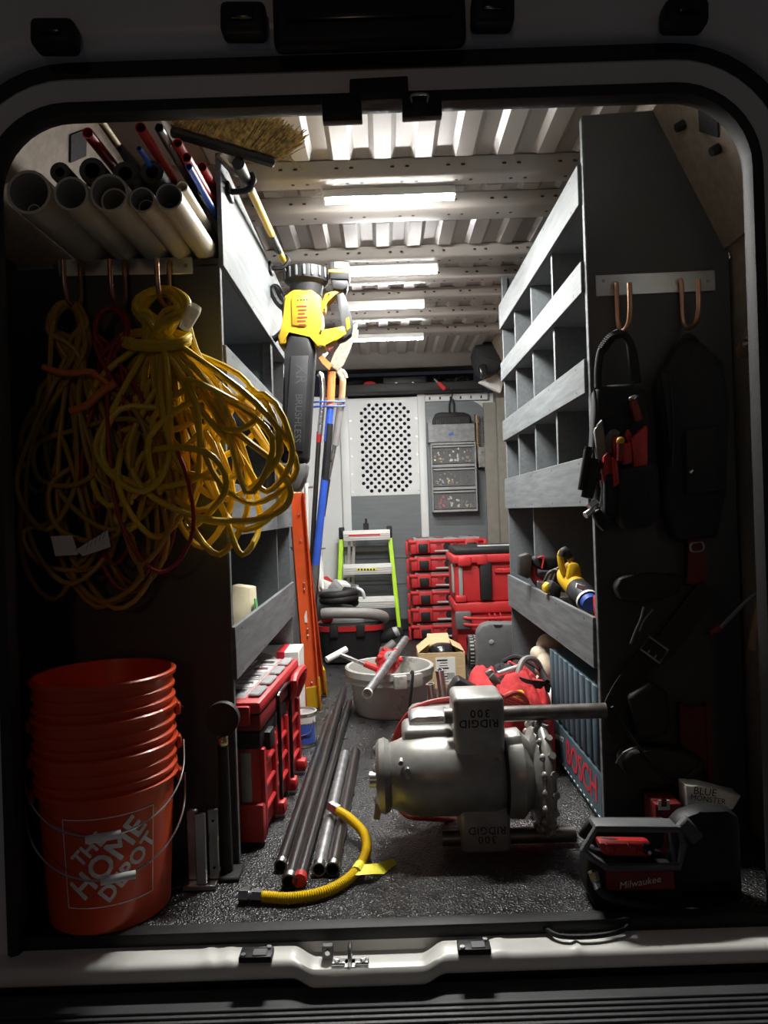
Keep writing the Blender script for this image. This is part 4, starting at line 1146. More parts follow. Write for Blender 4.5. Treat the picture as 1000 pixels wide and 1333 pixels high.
# coil of copper-coloured tube hanging behind the ladder
t = thing('copper_tube_coil', 'copper tube coil hanging behind the orange ladder top', 'tube coil', (-.36, 1.82, .62))
P = []
for k in range(44):
    a = k * 2*pi/14
    P.append(V((-.405 + .0012*k/2, 1.80 + .06*sin(a), .80 + .19*cos(a))))
MB().tube(P, .0085, 8, 3).build('tube', COPPER, t, True)
# grey cabinet behind the tools, with sheets and loops on its aisle side
CX1 = -.445
t = thing('grey_cabinet', 'tall grey cabinet behind the orange ladder with printed sheets on its side', 'cabinet', (-.67, 2.3, 0))
MB().bb((-.92, 1.90, .02), (CX1, 2.78, 1.40), .004).build('body', GREY, t, True)
MB().bb((-.90, 1.92, 0), (CX1 - .03, 2.76, .02)).build('plinth', GREYD, t, True)
MB().bb((-.92, 1.885, 1.40), (CX1 + .012, 2.79, 1.425), .003).build('top', GREYF, t, True)
for lab, y0, y1, z0, z1 in (('white printed sheet on the side of the grey cabinet, higher one', 2.42, 2.62, 1.10, 1.36), ('white printed sheet on the side of the grey cabinet, lower one', 2.42, 2.60, .78, 1.04)):
    t = thing('label_sheet', lab, 'sheet', (CX1 + .002, (y0+y1)/2, z0))
    MB().bb((CX1 + .0005, y0, z0), (CX1 + .0025, y1, z1)).build('sheet', LABELW, t, True)
    m = MB()
    for i in range(4):
        for j in range(8):
            m.box((CX1 + .0028, y0 + .03 + i*.045, z0 + .02 + j*.03), (.0012, .026, .013))
    tag(m.build('sheet_print', HOSEG, t, True), kind='stuff')
def loops(name, label, cat, y, z, mts, n, ln, r):
    t = thing(name, label, cat, (CX1 + .05, y, z - ln))
    MB().cyl((CX1, y, z), (CX1 + .03 + n*.02, y, z + .01), .007, .007, 8).build('peg', STEEL, t, True)
    for k in range(n):
        x = CX1 + .022 + k*.019
        MB().tube([(x, y - .035, z - ln*.3), (x, y - .024, z + .004), (x, y, z + .008 + r), (x, y + .024, z + .004), (x, y + .04 + .008*k, z - ln*.35), (x, y + .05, z - ln*.8), (x, y, z - ln + .012*k), (x, y - .05, z - ln*.75)], r, 8, 5, True).build('loop', mts[k % len(mts)], t, True)
loops('grey_hose_loops', 'pale hoses looped over a peg on the grey cabinet', 'hose', 2.20, .99, (LABELW, PVCG), 3, .50, .008)
loops('pink_rope_loops', 'pale pink rope looped over a peg above the shop vacuum', 'rope', 2.62, .66, (SKIN_ROPE, LABELW), 4, .26, .009)

# ================================================================ shop vacuum
c = fl(446, 872); c = V((-.215, 2.80, 0))
t = thing('shop_vacuum', 'black shop vacuum with red rim band on the floor behind the oil bin', 'vacuum', c)
def rbox(m, cx, cy, z0, z1, rx0, ry0, rx1, ry1, n=32, e=.5):
    A, B = [], []
    def se(a, rx, ry): return (math.copysign(abs(cos(a))**e, cos(a))*rx, math.copysign(abs(sin(a))**e, sin(a))*ry)
    for i in range(n):
        a = 2*pi*i/n; x, y = se(a, rx0, ry0); A.append(m.bm.verts.new((cx+x, cy+y, z0)))
        x, y = se(a, rx1, ry1); B.append(m.bm.verts.new((cx+x, cy+y, z1)))
    for i in range(n): m.bm.faces.new((A[i], A[(i+1) % n], B[(i+1) % n], B[i]))
    m.bm.faces.new(A[::-1]); m.bm.faces.new(B)
m = MB(); rbox(m, 0, 0, .015, .19, .165, .15, .185, .165); m.build('canister', BLACK, t)
m = MB(); rbox(m, 0, 0, .192, .222, .192, .172, .196, .175); m.build('rim_band', RED, t)
m = MB(); rbox(m, 0, 0, .222, .236, .19, .17, .18, .16); m.build('lid', BLACK, t)
m = MB(); rbox(m, -.01, .01, .236, .285, .165, .145, .12, .10, e=.7); m.build('motor_head', GREYPL, t)
for k in range(5):
    MB().box((.085 + k*.012, -.105 + k*.006, .275 - k*.003), (.004, .03, .03), (.6, 0, .5)).build('vent_slot', LGREY, t)
for x in (-.09, .06): MB().box((x, -.168, .195), (.05, .02, .07), None, .006, 2).build('latch', BLACK, t)
MB().ball((-.13, -.11, .26), (.035, .025, .035), None, 12, 8).build('red_switch', RED, t)
MB().tube([(-.15, -.155, .295), (-.10, -.17, .30), (.04, -.17, .295), (.15, -.14, .28), (.195, -.09, .255), (.17, -.05, .24), (.11, -.02, .25)], .031, 12, 8).build('hose', HOSEG, t)
MB().tube([(.16, -.05, .13), (.215, -.075, .145), (.255, -.08, .165)], .034, 12, 4).build('cuff', BLACK, t)
MB().cyl((.252, -.08, .163), (.275, -.082, .172), .033, .028, 12).build('cuff_ring', LGREY, t)
MB().tube([(.15, -.06, .05), (.20, -.10, .07), (.25, -.09, .11)], .026, 12, 4).build('hose', HOSEG, t)
for x, y in ((-.13, -.13), (.13, -.13), (-.13, .13), (.13, .13)): MB().ball((x, y, .018), .018, None, 10, 6).build('caster', BLACKG, t)
MB().tube([at(404, 752, 2.95), at(420, 748, 2.95), at(440, 752, 2.95), at(455, 760, 2.96), at(460, 775, 3.0)], .020, 10, 5).solo('black_hose', RUBBER, 'black hose lying over the back of the shop vacuum', 'hose') if False else None
# grey bin behind
c = V((at(437, 765, 3.25).x - .02, 3.35, 0))
t = thing('grey_bin', 'round grey bin full of white packets behind the shop vacuum', 'bin', c)
MB().lathe([(0, 0), (.13, 0), (.155, .36), (.168, .362), (.168, .378), (.15, .378), (.125, .01), (0, .01)], (0, 0, 0), (0, 0, 1), 28).build('body', LGREY, t)
MB().tube([(.155, -.06, .37), (.19, -.075, .35), (.205, -.06, .30)], .011, 8, 4).build('handle', LABELW, t)
for k, (x, y, z, w, mt) in enumerate(((-.04, -.03, .40, .12, PAPER), (.05, .0, .395, .10, LABELW), (-.06, .06, .41, .10, REDF), (.02, -.08, .39, .09, LGREY))):
    MB().box((x, y, z - .02), (w, .09, .07), (.3*k, .4 - .2*k, .5*k), .012, 2).build('packet', mt, t)
# black hose coil between
t = thing('black_hose_coil', 'coiled black hose lying between the shop vacuum and the grey bin', 'hose', (-.31, 3.08, 0))
MB().tube([(-.30 + .10*cos(k*pi/5), 3.08 + .09*sin(k*pi/5), .30 + .012*(k % 10)/3 + .03*(k//10)) for k in range(23)], .026, 10, 4).build('coil', RUBBER, t, True)
MB().bb((-.42, 3.02, 0), (-.20, 3.16, .27), .02, 2).build('crate', BLACK, t, True)

# ================================================================ small lime ladder
YL_ = 3.66
t = thing('lime_step_ladder', 'small lime green and white step ladder folded against the bulkhead', 'ladder', fl(484, 822))
def lp3(u, v, Y): return at(u, v, Y)
A0, A1 = at(445, 696, YL_ + .04), at(440, 822, YL_ - .06)
B0_, B1_ = at(507, 694, YL_ + .04), at(520, 820, YL_ - .06)
for a, b in ((A0, A1), (B0_, B1_)):
    MB().bar(a, V((b.x, b.y, .05)), .030, .055, (1, 0, 0), .004).build('rail', LIME, t, True)
    MB().box((b.x, b.y, .03), (.055, .075, .06), None, .010, 2).build('foot', RUBBER, t, True)
    MB().box(a + V((0, -.005, .01)), (.038, .07, .085), None, .008, 2).build('hinge', BLACK, t, True)
for (ua, ub, v0, v1, Y) in ((447, 508, 691, 702, YL_ + .01), (447, 510.5, 735, 746, YL_ - .02), (450, 514, 778, 790, YL_ - .05)):
    a, b = at(ua, v0, Y), at(ub, v1, Y)
    so = MB().bb((a.x, Y - .04, b.z), (b.x, Y + .035, a.z), .004, 2).build('step', LABELW, t, True)
    m = MB()
    for k in range(3): m.bb((a.x + .004, Y - .0425, b.z + .012 + k*.014), (b.x - .004, Y - .039, b.z + .016 + k*.014))
    tag(m.build('step_grooves', ALU, so, True), kind='stuff')
MB().bb(at(454, 698, YL_ - .0325) , at(495, 694.5, YL_ - .0335)).build('safety_label', REDPR, t, True)
MB().bb(at(464, 743, YL_ - .0625), at(491, 739.5, YL_ - .0645)).build('safety_label', YELT, t, True)
m = MB()
for k in range(6): q = at(467 + k*4, 741.4, YL_ - .0655); m.box(q, (.012, .001, .012))
tag(m.build('label_print', INK, t, True), kind='stuff')
MB().bb(at(473, 690, YL_ + .02), at(480, 681, YL_ + .045), .004).build('top_catch', BLACK, t, True)
MB().cyl(at(476.5, 682, YL_ + .03), at(476.5, 675, YL_ + .03), .010, .007, 10).build('top_catch', BLACK, t, True)
for (v0, v1) in ((690, 790),):
    for u in (455, 461):
        MB().bar(at(u, 702, YL_ + .085), at(u - 3, 815, YL_ + .06), .02, .02).build('rear_rail', ALU, t, True)
for v in (712, 752):
    MB().bb(at(447, v, YL_ + .10), at(508, v + 4, YL_ + .115)).build('rear_brace', GREYPL, t, True)

# ================================================================ on the bulkhead
YP = PY - .014
t = thing('parts_drawer_unit', 'wall cabinet with three clear drawers of small parts on the bulkhead', 'organizer', at(592, 664, YP - .07))
D0 = YP - .10
a, b = at(561, 577.5, D0), at(622, 664, D0)
W_, H_ = b.x - a.x, a.z - b.z
def cab(x0, x1, z0, z1, y0, y1): return MB().bb((a.x + x0*W_, y0, b.z + z0*H_), (a.x + x1*W_, y1, b.z + z1*H_), .003)
cab(0, 1, 0, 1, YP - .004, YP).build('back', DKPL, t, True)
for x in ((-.01, .025), (.975, 1.01)): cab(*x, -.01, 1.01, D0, YP - .004).build('side', LGREY, t, True)
for z in ((-.015, .02), (.31, .355), (.645, .69), (.975, 1.01)): cab(.02, .98, *z, D0 + .002, YP - .004).build('rail', LGREY, t, True)
rnd = random.Random(21)
for k in range(3):
    z0 = .03 + k*.335; z1 = z0 + .265
    dr = cab(.03, .97, z0, z1, D0 + .004, D0 + .008).build('drawer_front', CLEARD, t, True)
    cab(.03, .97, z1 - .03, z1, D0 - .006, D0 + .004).build('drawer_lip', LGREY, dr, True)
    cab(.03, .97, z0, z0 + .012, D0 + .008, YP - .01).build('drawer_floor', DKPL, dr, True)
    for x in (.345, .65): cab(x, x + .012, z0, z1 - .04, D0 + .010, YP - .02).build('drawer_divider', CLEARD, dr, True)
    for sec in range(3):
        m = MB(); mt = ((BRASS, WHITEP, BRASS), (STEEL, BRASS, INK), (REDPR, PAPER, BRASS))[2 - k][sec]
        n = rnd.randrange(9, 18)
        for q in range(n):
            x = a.x + W_*(.06 + sec*.31 + rnd.random()*.24); y = D0 + .014 + rnd.random()*.05; z = b.z + H_*(z0 + .02) + rnd.random()*rnd.random()*.10
            if rnd.random() < .5: m.cyl((x, y, z), (x + rnd.uniform(-.012, .012), y, z + rnd.uniform(.006, .016)), .007, .006, 6)
            else: m.box((x, y, z + .006), (.014, .014, .012), (rnd.random(), rnd.random(), rnd.random()), .002)
        tag(m.build('small_parts', mt, dr, True), kind='stuff')
t = thing('brush_holder', 'galvanised metal bin on the bulkhead holding a black dustpan brush', 'holder', at(588, 577, YP - .05))
a, b = at(557, 553, YP - .085), at(618.5, 574, YP - .085)
MB().bb((a.x, YP - .085, b.z), (b.x, YP - .081, a.z), .001).build('front', GALVD, t, True)
for x in (a.x, b.x - .004): MB().bb((x, YP - .081, b.z), (x + .004, YP, a.z + .02), .001).build('side', GALVD, t, True)
MB().bb((a.x, YP - .081, b.z), (b.x, YP, b.z + .004)).build('bottom', GALV, t, True)
MB().bb((a.x, YP - .004, b.z), (b.x, YP, a.z + .06)).build('back', GALVD, t, True)
MB().ball(at(587, 565, YP - .085), (.022, .0015, .011), (0, radians(-15), 0), 14, 6).build('blue_badge', BLUEPR, t, True)
t = thing('dustpan_brush', 'black hand brush standing upright in the galvanised wall bin', 'brush', at(588, 560, YP - .05))
MB().slab([(563, 575), (563, 546), (567, 538), (574, 536), (605, 536), (612, 539), (615, 547), (615, 575)], YP - .035, YP - .012, .010, 2, YP - .05).build('dustpan', BLACK, t, True)
MB().slab([(566, 556), (566, 543), (612, 542), (612, 556)], YP - .062, YP - .038, .004, 1, YP - .05).build('brush_block', BLACK, t, True)
m = MB(); rnd = random.Random(2)
for k in range(110):
    u = 566 + 46*rnd.random(); q = at(u, 557, YP - .052 + rnd.uniform(-.008, .008)); m.cyl(q, q + V((rnd.gauss(0, .004), -.004, .05 + rnd.uniform(0, .012))), .0022, .0012, 3, False)
tag(m.build('bristles', GREYPL, t, True), kind='stuff')
for u in (585.5, 590.5): MB().tube([at(u, 541, YP - .03), at(u - (588-u)*.2, 528, YP - .03), at(588 + (u-588)*.4, 519, YP - .03)], .0065, 8, 4).build('handle', BLACK, t, True)
MB().tube([at(588, 519, YP - .03), at(589, 510, YP - .16), at(584, 503, YP - .17)], .005, 8, 4).build('hang_cord', BLACK, t, True)
for name, lab, mt, u0, u1, v0, v1 in (('wire_brush', 'brass wire brush in the steel pocket on the bulkhead', mat('wire_bristle', (.25, .21, .13), .6, .4, var=.4, scale=120), 617, 626, 540, 600), ('black_brush', 'narrow black brush in the steel pocket on the bulkhead', RUBBER, 628, 634, 544, 600)):
    a, b = at(u0, v0, YP - .05), at(u1, v1, YP - .05)
    t = thing(name, lab, 'brush', (0.5*(a.x+b.x), YP - .03, b.z))
    MB().bb((a.x + .012, YP - .048, b.z), (b.x - .012, YP - .03, a.z), .004).build('stick', WOODH, t, True)
    m = MB(); rnd = random.Random(3)
    for k in range(130):
        z = a.z - rnd.random()*(a.z - b.z)*.75; s = rnd.choice((-1, 1)); x = (a.x + b.x)/2
        m.cyl((x, YP - .04, z), (x + s*(b.x - a.x)*.5*rnd.uniform(.8, 1.05), YP - .052 + rnd.uniform(-.008, .02), z + rnd.uniform(0, .012)), .0022, .0016, 3, False)
    tag(m.build('bristles', mt, t, True), kind='stuff')
t = thing('brush_pocket', 'narrow steel pocket holding two brushes beside the drawer unit', 'holder', at(628, 608, YP))
a, b = at(623, 582, YP - .07), at(637, 608, YP - .07)
MB().bb((a.x, YP - .072, b.z), (b.x, YP - .069, a.z), .001).build('front', STEEL, t, True)
for x in (a.x - .0, (a.x + b.x)/2, b.x): MB().bb((x - .004, YP - .069, b.z), (x + .004, YP, a.z + .01), .001).build('side', STEEL, t, True)
# overhead shelf load
zo = zt + .031
yo = PY + .05
def ohx(u): return at(u, 490, yo).x
t = thing('black_case', 'black hard case lying on the overhead shelf', 'case', (ohx(527), yo + .1, zo))
MB().bb((ohx(499), yo, zo), (ohx(555), yo + .24, zo + .115), .012, 2).build('base', BLACK, t, True)
MB().bb((ohx(499) - .004, yo - .005, zo + .055), (ohx(555) + .004, yo + .245, zo + .128), .012, 2).build('lid', BLACK, t, True)
for u in (514, 536): MB().bb((ohx(u), yo - .014, zo + .035), (ohx(u + 3), yo - .003, zo + .085), .003).build('latch', STEEL, t, True)
MB().tube([(ohx(517), yo - .008, zo + .045), (ohx(519), yo - .03, zo + .04), (ohx(532), yo - .03, zo + .04), (ohx(534), yo - .008, zo + .045)], .007, 8, 4).build('handle', BLACK, t, True)
MB().ball((ohx(481), PY, zo + .046), (.055, .05, .045), None, 12, 8, .8).solo('red_cloth', REDF, 'red cloth on the overhead shelf beside the black case', 'cloth')
MB().ball((ohx(466), PY, zo + .031), (.03, .04, .03), None, 12, 8, .8).solo('white_pack', PAPER, 'small white packet on the overhead shelf beside the red cloth', 'packet')
MB().tube([(-.40, PY, zo + .02), (-.30, PY + .03, zo + .05), (-.2, PY + .1, zo + .10), (-.13, PY + .2, zo + .12)], .018, 8, 5).solo('dark_hose', RUBBER, 'dark hose lying along the overhead shelf', 'hose')
for (u0, u1, lab, mt, sd) in ((562, 574, 'small tangled black cable on the overhead shelf beside the black case', BLACKG, 1), (580, 610, 'large tangle of black cable on the overhead shelf near the black bag', BLACK, 2)):
    rnd = random.Random(sd); P = []
    for k in range(34):
        a = k*.9; P.append(V((ohx((u0+u1)/2) + (ohx(u1)-ohx(u0))*.5*cos(a)*rnd.uniform(.6, 1.1), PY - .02 + .08*sin(a*1.3), zo + .012 + .09*abs(sin(a*.7))*rnd.uniform(.4, 1.1))))
    MB().tube(P, .009, 6, 4).solo('cable_tangle', mt, lab, 'cable', 'cable tangles on the overhead shelf')
m = MB()
t = thing('red_clamp', 'red-handled clamp hanging over the edge of the overhead shelf', 'clamp', at(576, 506, PY - .165))
MB().bar(at(570, 498, PY - .175), at(580, 507, PY - .185), .030, .016, None, .006).build('handle', RED, t, True)
MB().cyl(at(566, 494, PY - .15), at(572, 500, PY - .17), .012, .010, 10).build('shank', STEEL, t, True)
m = MB()
for k in range(4): m.tube([at(592 + k*2, 496, PY - .168), at(595 + k*2, 501, PY - .175), at(599 + k, 504, PY - .17)], .003, 6, 3)
t = thing('black_bag', 'black bag hanging at the roof corner beside the right shelving', 'bag', at(634, 493, 3.3))
MB().slab([(614, 459), (621, 449), (636, 447), (652, 452), (655, 478), (642, 488), (626, 492), (618, 478)], 3.2, 3.42, .03, 3, 3.3).build('body', FABRIC, t, True)
MB().slab([(622, 476), (632, 474), (634, 490), (626, 493)], 3.17, 3.22, .01, 2, 3.2).build('pocket', BLACKG, t, True)
MB().strap([at(620, 458, 3.19), at(634, 462, 3.185), at(650, 466, 3.19)], .03, .006, (0, 0, 1)).build('strap', BLACK, t, True)
MB().tube([at(628, 449, 3.3), at(634, 436, 3.3), at(641, 449, 3.3)], .008, 8, 5).build('carry_loop', BLACK, t, True)
MB().slab([(622, 497), (640, 490), (652, 482), (656, 497), (652, 512), (636, 504)], 3.45, 3.5, .012, 2, 3.45).solo('white_cloth', PAPER, 'white cloth bundle below the black bag at the roof corner', 'cloth')
# ================================================================ stack of six red organizers
YS = 3.34
sc = (YS - CAMY) / F
xs0, xs1 = at(534, 770, YS).x, at(636, 770, YS).x
hU = .1125
proto = None
labs = ['red parts organizer at the bottom of the tall stack', 'red parts organizer second from the floor in the tall stack', 'red parts organizer third from the floor in the tall stack',
        'red parts organizer fourth from the floor in the tall stack', 'red parts organizer just below the top one of the tall stack', 'topmost red parts organizer of the tall stack, clear lid up']
def org_unit(lab, first):
    t = thing('stacked_organizer', lab, 'organizer', ((xs0 + xs1)/2, YS + .19, 0), group='stack of red organizers')
    w = (xs1 - xs0) / 2; d = .19
    MB().bb((-w + .012, -d + .01, .012), (w - .012, d, .084), .010, 2).build('tray', REDB, t)
    MB().bb((-w + .03, -d + .03, .0), (w - .03, d - .02, .02)).build('stack_foot', BLACK, t)
    MB().bb((-w, -d, .080), (w, d + .004, .102), .008, 2).build('lid', REDB, t)
    MB().bb((-w + .04, -d + .03, .100), (w - .04, d - .03, .1115), .002).build('clear_lid', LGREY, t)
    for s in (-1, 1):
        la = MB().bb((s*w*.62 - .045, -d - .014, .018), (s*w*.62 + .045, -d + .012, .104), .006, 2).build('latch', REDB, t)
        MB().bb((s*w*.62 - .031, -d - .022, .022), (s*w*.62 + .031, -d - .008, .080), .008, 2).build('latch_pad', BLACK, la)
        MB().bb((s*w - .018, -d - .006, .006), (s*w + (.004 if s > 0 else -.0) - .0, -d + .05, .095), .006, 2).build('corner', REDB, t)
        for k in range(3): MB().bb((s*.055 + k*.012 - .014, -d - .003, .070), (s*.055 + k*.012 - .008, -d + .012, .086), .001).build('rib', REDD, t)
    MB().bb((-.085, -d - .002, .020), (.085, -d + .012, .034), .004).build('grip_edge', LGREY, t)
    MB().cyl((-.0, -d + .0125, .056), (-.0, -d + .004, .056), .026, .026, 16).build('badge', BLACK, t)
    for s in (-1, 1): MB().bb((s*.15 - .03, -d + .002, .012), (s*.15 + .03, -d + .016, .07), .004).build('front_panel', REDD, t)
    return t
proto = org_unit(labs[0], True)
for k in range(1, 6):
    c = copy_tree(proto); c['label'] = labs[k]; c.location.z = k * hU; c.location.x += (-.001, .002, -.002, .0, -.003)[k-1]
    ROOTM[c.name] = Matrix.Translation(c.location)
# print on the top lid
m = MB(); rnd = random.Random(12)
tz = 6*hU + .0005
for k in range(16):
    m.box((xs0 + .07 + rnd.random()*(xs1 - xs0 - .14), YS + .05 + rnd.random()*.26, tz), (rnd.uniform(.02, .06), rnd.uniform(.015, .04), .002))
o = m.build('lid_contents', REDD, c); o.data.transform(Matrix.Translation(-c.location)); tag(o, kind='stuff')

# ================================================================ two big red boxes on wheels
YW = 2.52
t = thing('wheeled_base_box', 'lower red tool box with wheels behind the grey case', 'tool box', (.62, YW + .2, 0))
MB().bb((.385, YW + .03, .05), (.86, YW + .40, .32), .014, 2).build('body', REDB, t, True)
MB().bb((.372, YW + .01, .285), (.87, YW + .41, .345), .010, 2).build('lid', REDB, t, True)
MB().bb((.372, YW - .01, .20), (.46, YW + .03, .30), .012, 2).build('corner_guard', GREYPL, t, True)
for z in (.225, .262):
    MB().tube([(.40, YW + .04, z + .02), (.42, YW - .006, z + .005), (.50, YW - .02, z - .002), (.66, YW - .022, z - .002), (.80, YW - .01, z)], .009, 8, 5).build('front_rail', REDB, t, True)
for x in (.555, .585, .615): MB().bb((x, YW - .024, .20), (x + .008, YW + .03, .285), .002).build('rib', REDB, t, True)
MB().bb((.545, YW - .018, .235), (.63, YW + .03, .245)).build('rib', REDB, t, True)
cW = at(616, 855, YW - .02); r = .085
cW = V((cW.x, YW - .03, r))
MB().lathe([(r - .03, -.028), (r - .006, -.030), (r, -.02), (r, .02), (r - .006, .030), (r - .03, .028)], cW, (1, 0, 0), 30, closed_prof=True).build('tyre', RUBBER, t, True)
m = MB()
for k in range(26):
    a = 2*pi*k/26
    for s in (-1, 1): m.box(cW + V((s*.013, (r + .001)*sin(a + s*.06), (r + .001)*cos(a + s*.06))), (.020, .008, .006), (-a, 0, 0))
tag(m.build('tyre_tread', LGREY, t, True), kind='stuff')
MB().cyl(cW - V((.025, 0, 0)), cW + V((.025, 0, 0)), r - .028, r - .028, 20).build('wheel_hub', GREYPL, t, True)
cW2 = V((.82, YW + .0, r))
MB().lathe([(r - .03, -.028), (r, -.02), (r, .02), (r - .03, .028)], cW2, (1, 0, 0), 24, closed_prof=True).build('tyre', RUBBER, t, True)
t = thing('upper_tool_box', 'tall red tool box with black lid stacked on the wheeled box', 'tool box', (.62, YW + .2, .346))
z0 = .347
MB().bb((.378, YW + .03, z0), (.86, YW + .40, z0 + .25), .014, 2).build('body', REDB, t, True)
MB().bb((.365, YW + .0, z0 + .215), (.87, YW + .41, z0 + .262), .010, 2).build('rim', REDB, t, True)
MB().bb((.378, YW + .01, z0 + .262), (.86, YW + .40, z0 + .302), .014, 2).build('lid', BLACK, t, True)
MB().bb((.52, YW + .06, z0 + .300), (.80, YW + .14, z0 + .308), .003).build('lid_strip', LGREY, t, True)
MB().bb((.40, YW + .012, z0 + .035), (.422, YW + .034, z0 + .215), .005, 2).build('corner_bar', LGREY, t, True)
MB().bb((.366, YW + .06, z0 + .05), (.382, YW + .085, z0 + .215), .004, 2).build('corner_bar', LGREY, t, True)
MB().bb((.378, YW + .005, z0 - .0), (.44, YW + .05, z0 + .04), .010, 2).build('corner_foot', REDB, t, True)
MB().bb((.515, YW + .0, z0 + .01), (.58, YW + .035, z0 + .225), .008, 2).build('latch', BLACK, t, True)
MB().bb((.60, YW + .012, z0 + .155), (.86, YW + .035, z0 + .18), .004).build('front_rail', REDB, t, True)
MB().bb((.395, YW - .012, z0 + .20), (.47, YW + .02, z0 + .255), .012, 2).build('front_clip', REDB, t, True)
MB().bb((.50, YW - .006, z0 + .205), (.56, YW + .02, z0 + .262), .010, 2).build('front_clip', REDB, t, True)

# grey hard case
YC = 1.90
t = thing('grey_hard_case', 'dark grey plastic hard case standing upright beside the wheeled box', 'case', (.56, YC + .05, 0))
MB().slab([(622, 868), (622, 824), (628, 815), (636, 812), (676, 812), (684, 820), (700, 822), (702, 868), (700, 905), (622, 905)], YC, YC + .10, .012, 2, YC).build('shell', GREYPL, t, True)
MB().slab([(642, 813), (645, 817), (652, 817), (655, 813)], YC - .003, YC + .06, .002, 1, YC).build('handle_gap', INK, t, True)
MB().ball(at(640, 836, YC), (.013, .005, .013), None, 12, 6).build('boss', LGREY, t, True)
MB().slab([(674, 818), (684, 822), (700, 824), (700, 828), (676, 826)], YC - .01, YC + .05, .004, 1, YC).build('latch', LGREY, t, True)
MB().slab([(676, 830), (700, 832), (700, 838), (676, 838)], YC - .01, YC + .05, .004, 1, YC).build('latch', GREYPL, t, True)
MB().bb((at(623, 900, YC).x, YC + .005, 0), (at(700, 900, YC).x, YC + .095, .05), .01).build('base', GREYPL, t, True)

# cardboard box
t = thing('cardboard_box', 'open cardboard box with white shipping label behind the oil bin', 'box', (.27, 2.12, 0))
xa, xb = at(545, 870, 2.03).x, at(606, 870, 2.03).x
ztop = at(570, 850, 2.03).z
for (a, b) in (((xa, 2.03, 0), (xb, 2.036, ztop)), ((xa, 2.034, 0), (xa + .006, 2.24, ztop)), ((xb - .006, 2.034, 0), (xb, 2.24, ztop)), ((xa, 2.234, 0), (xb, 2.24, ztop)), ((xa, 2.034, 0), (xb, 2.236, .006))):
    MB().bb(a, b).build('side', CARD, t, True)
MB().prism([(xa, 2.04, ztop), (xa, 2.235, ztop), (xa + .06, 2.235, ztop + .045), (xa + .06, 2.04, ztop + .045)], (.004, 0, .004)).build('flap', CARD, t, True)
MB().prism([(xb, 2.04, ztop), (xb, 2.235, ztop), (xb - .055, 2.235, ztop + .03), (xb - .055, 2.04, ztop + .03)], (-.004, 0, .004)).build('flap', CARD, t, True)
MB().prism([(xa + .05, 2.236, ztop), (xb - .05, 2.236, ztop), (xb - .06, 2.28, ztop + .05), (xa + .06, 2.28, ztop + .05)], (0, .004, .003)).build('flap', CARD, t, True)
MB().ball(((xa + xb)/2 + .01, 2.13, ztop - .02), (.07, .08, .05), None, 14, 8, .8).build('black_wrap', BLACKG, t, True)
la = at(567, 856, 2.029); lb = at(594, 900, 2.029)
lo = MB().bb((la.x, 2.028, max(.02, lb.z)), (lb.x, 2.0299, la.z)).build('shipping_label', LABELW, t, True)
m = MB(); rnd = random.Random(1)
for k in range(9): m.box((la.x + .03 + .012*rnd.random(), 2.0276, la.z - .014 - k*.013), (rnd.uniform(.03, .055), .0006, .003 if k % 3 else .007))
for k in range(10): m.box((lb.x - .04 + k*.0036, 2.0276, la.z - .09), (.0012 + .0012*(k % 2), .0006, .03))
tag(m.build('label_print', INK, lo, True), kind='stuff')

# ================================================================ oil bin with pipe threader
C = V((at(508, 900, 1.66).x, 1.66, 0)); RB_ = .185
t = thing('oil_bin', 'round grey oil bin holding a red pipe threader', 'bin', C)
MB().lathe([(0, .0), (.145, 0), (.155, .012), (.168, .135), (.172, .140), (.186, .142), (.188, .165), (.192, .170), (.192, .196), (.186, .200), (.176, .198), (.168, .17), (.160, .12), (.146, .03), (0, .026)], (0, 0, 0), (0, 0, 1), 44).build('body', OIL, t)
for a0 in (-1.35, -.98):
    MB().box((.192*cos(a0), .192*sin(a0), .165), (.03, .055, .055), (0, 0, a0), .005, 2).build('rim_lug', OIL, t)
m = MB().text('2', .06, lambda p: V((.160*cos(-2.55 + p.x/.16), .160*sin(-2.55 + p.x/.16), .085 + p.y)) * 1.0)
m.build('number', INK, t)
MB().tube([(.17*cos(-1.1), .17*sin(-1.1), .17), (.2*cos(-1.08), .2*sin(-1.08), .205), (.205*cos(-1.12), .205*sin(-1.12), .15), (.19*cos(-1.15), .19*sin(-1.15), .06), (.18*cos(-1.1), .18*sin(-1.1), .02)], .006, 8, 5).build('drain_hose', RUBBER, t)
t = thing('pipe_threader', 'red pipe threading head with steel handles lying across the oil bin', 'threader', V((C.x, C.y, .2)))
hd = at(506, 860, 1.62)
for k, (dx, dy, dz, rr) in enumerate(((0, 0, 0, .052),)):
    MB().lathe([(0, -.038), (.034, -.038), (.040, -.030), (.050, -.024), (.052, .012), (.044, .022), (.034, .034), (.0, .034)], hd, (.3, -.75, .6), 12).build('head', RED, t, True, angle=20)
ax = V((.3, -.75, .6)).normalized(); R = frame(ax)
for k in range(6):
    a = 2*pi*k/6; q = hd + R @ V((.045*cos(a), .045*sin(a), .005)); MB().box(q, (.022, .018, .05), R @ Matrix.Rotation(a, 3, 'Z'), .004).build('head_lug', RED, t, True)
MB().lathe([(.014, .0), (.028, .0), (.028, .006), (.014, .006)], hd + ax*.033, ax, 16, closed_prof=True).build('die_ring', STEEL, t, True)
e0, e1 = at(478, 903, 1.12), at(528, 832, 1.86)
MB().cyl(e0, e1, .0165, .0165, 14).build('long_handle', GALV, t, True)
MB().cyl(e0, e0 + (e1 - e0).normalized()*.012, .0185, .0185, 14).build('handle_cap', LABELW, t, True)
MB().cyl(hd.lerp(at(493, 882, 1.55), .2), at(493, 882, 1.55), .026, .020, 12).build('neck', RED, t, True)
r0, r1 = at(486, 869, 1.60), at(443, 852, 1.60)
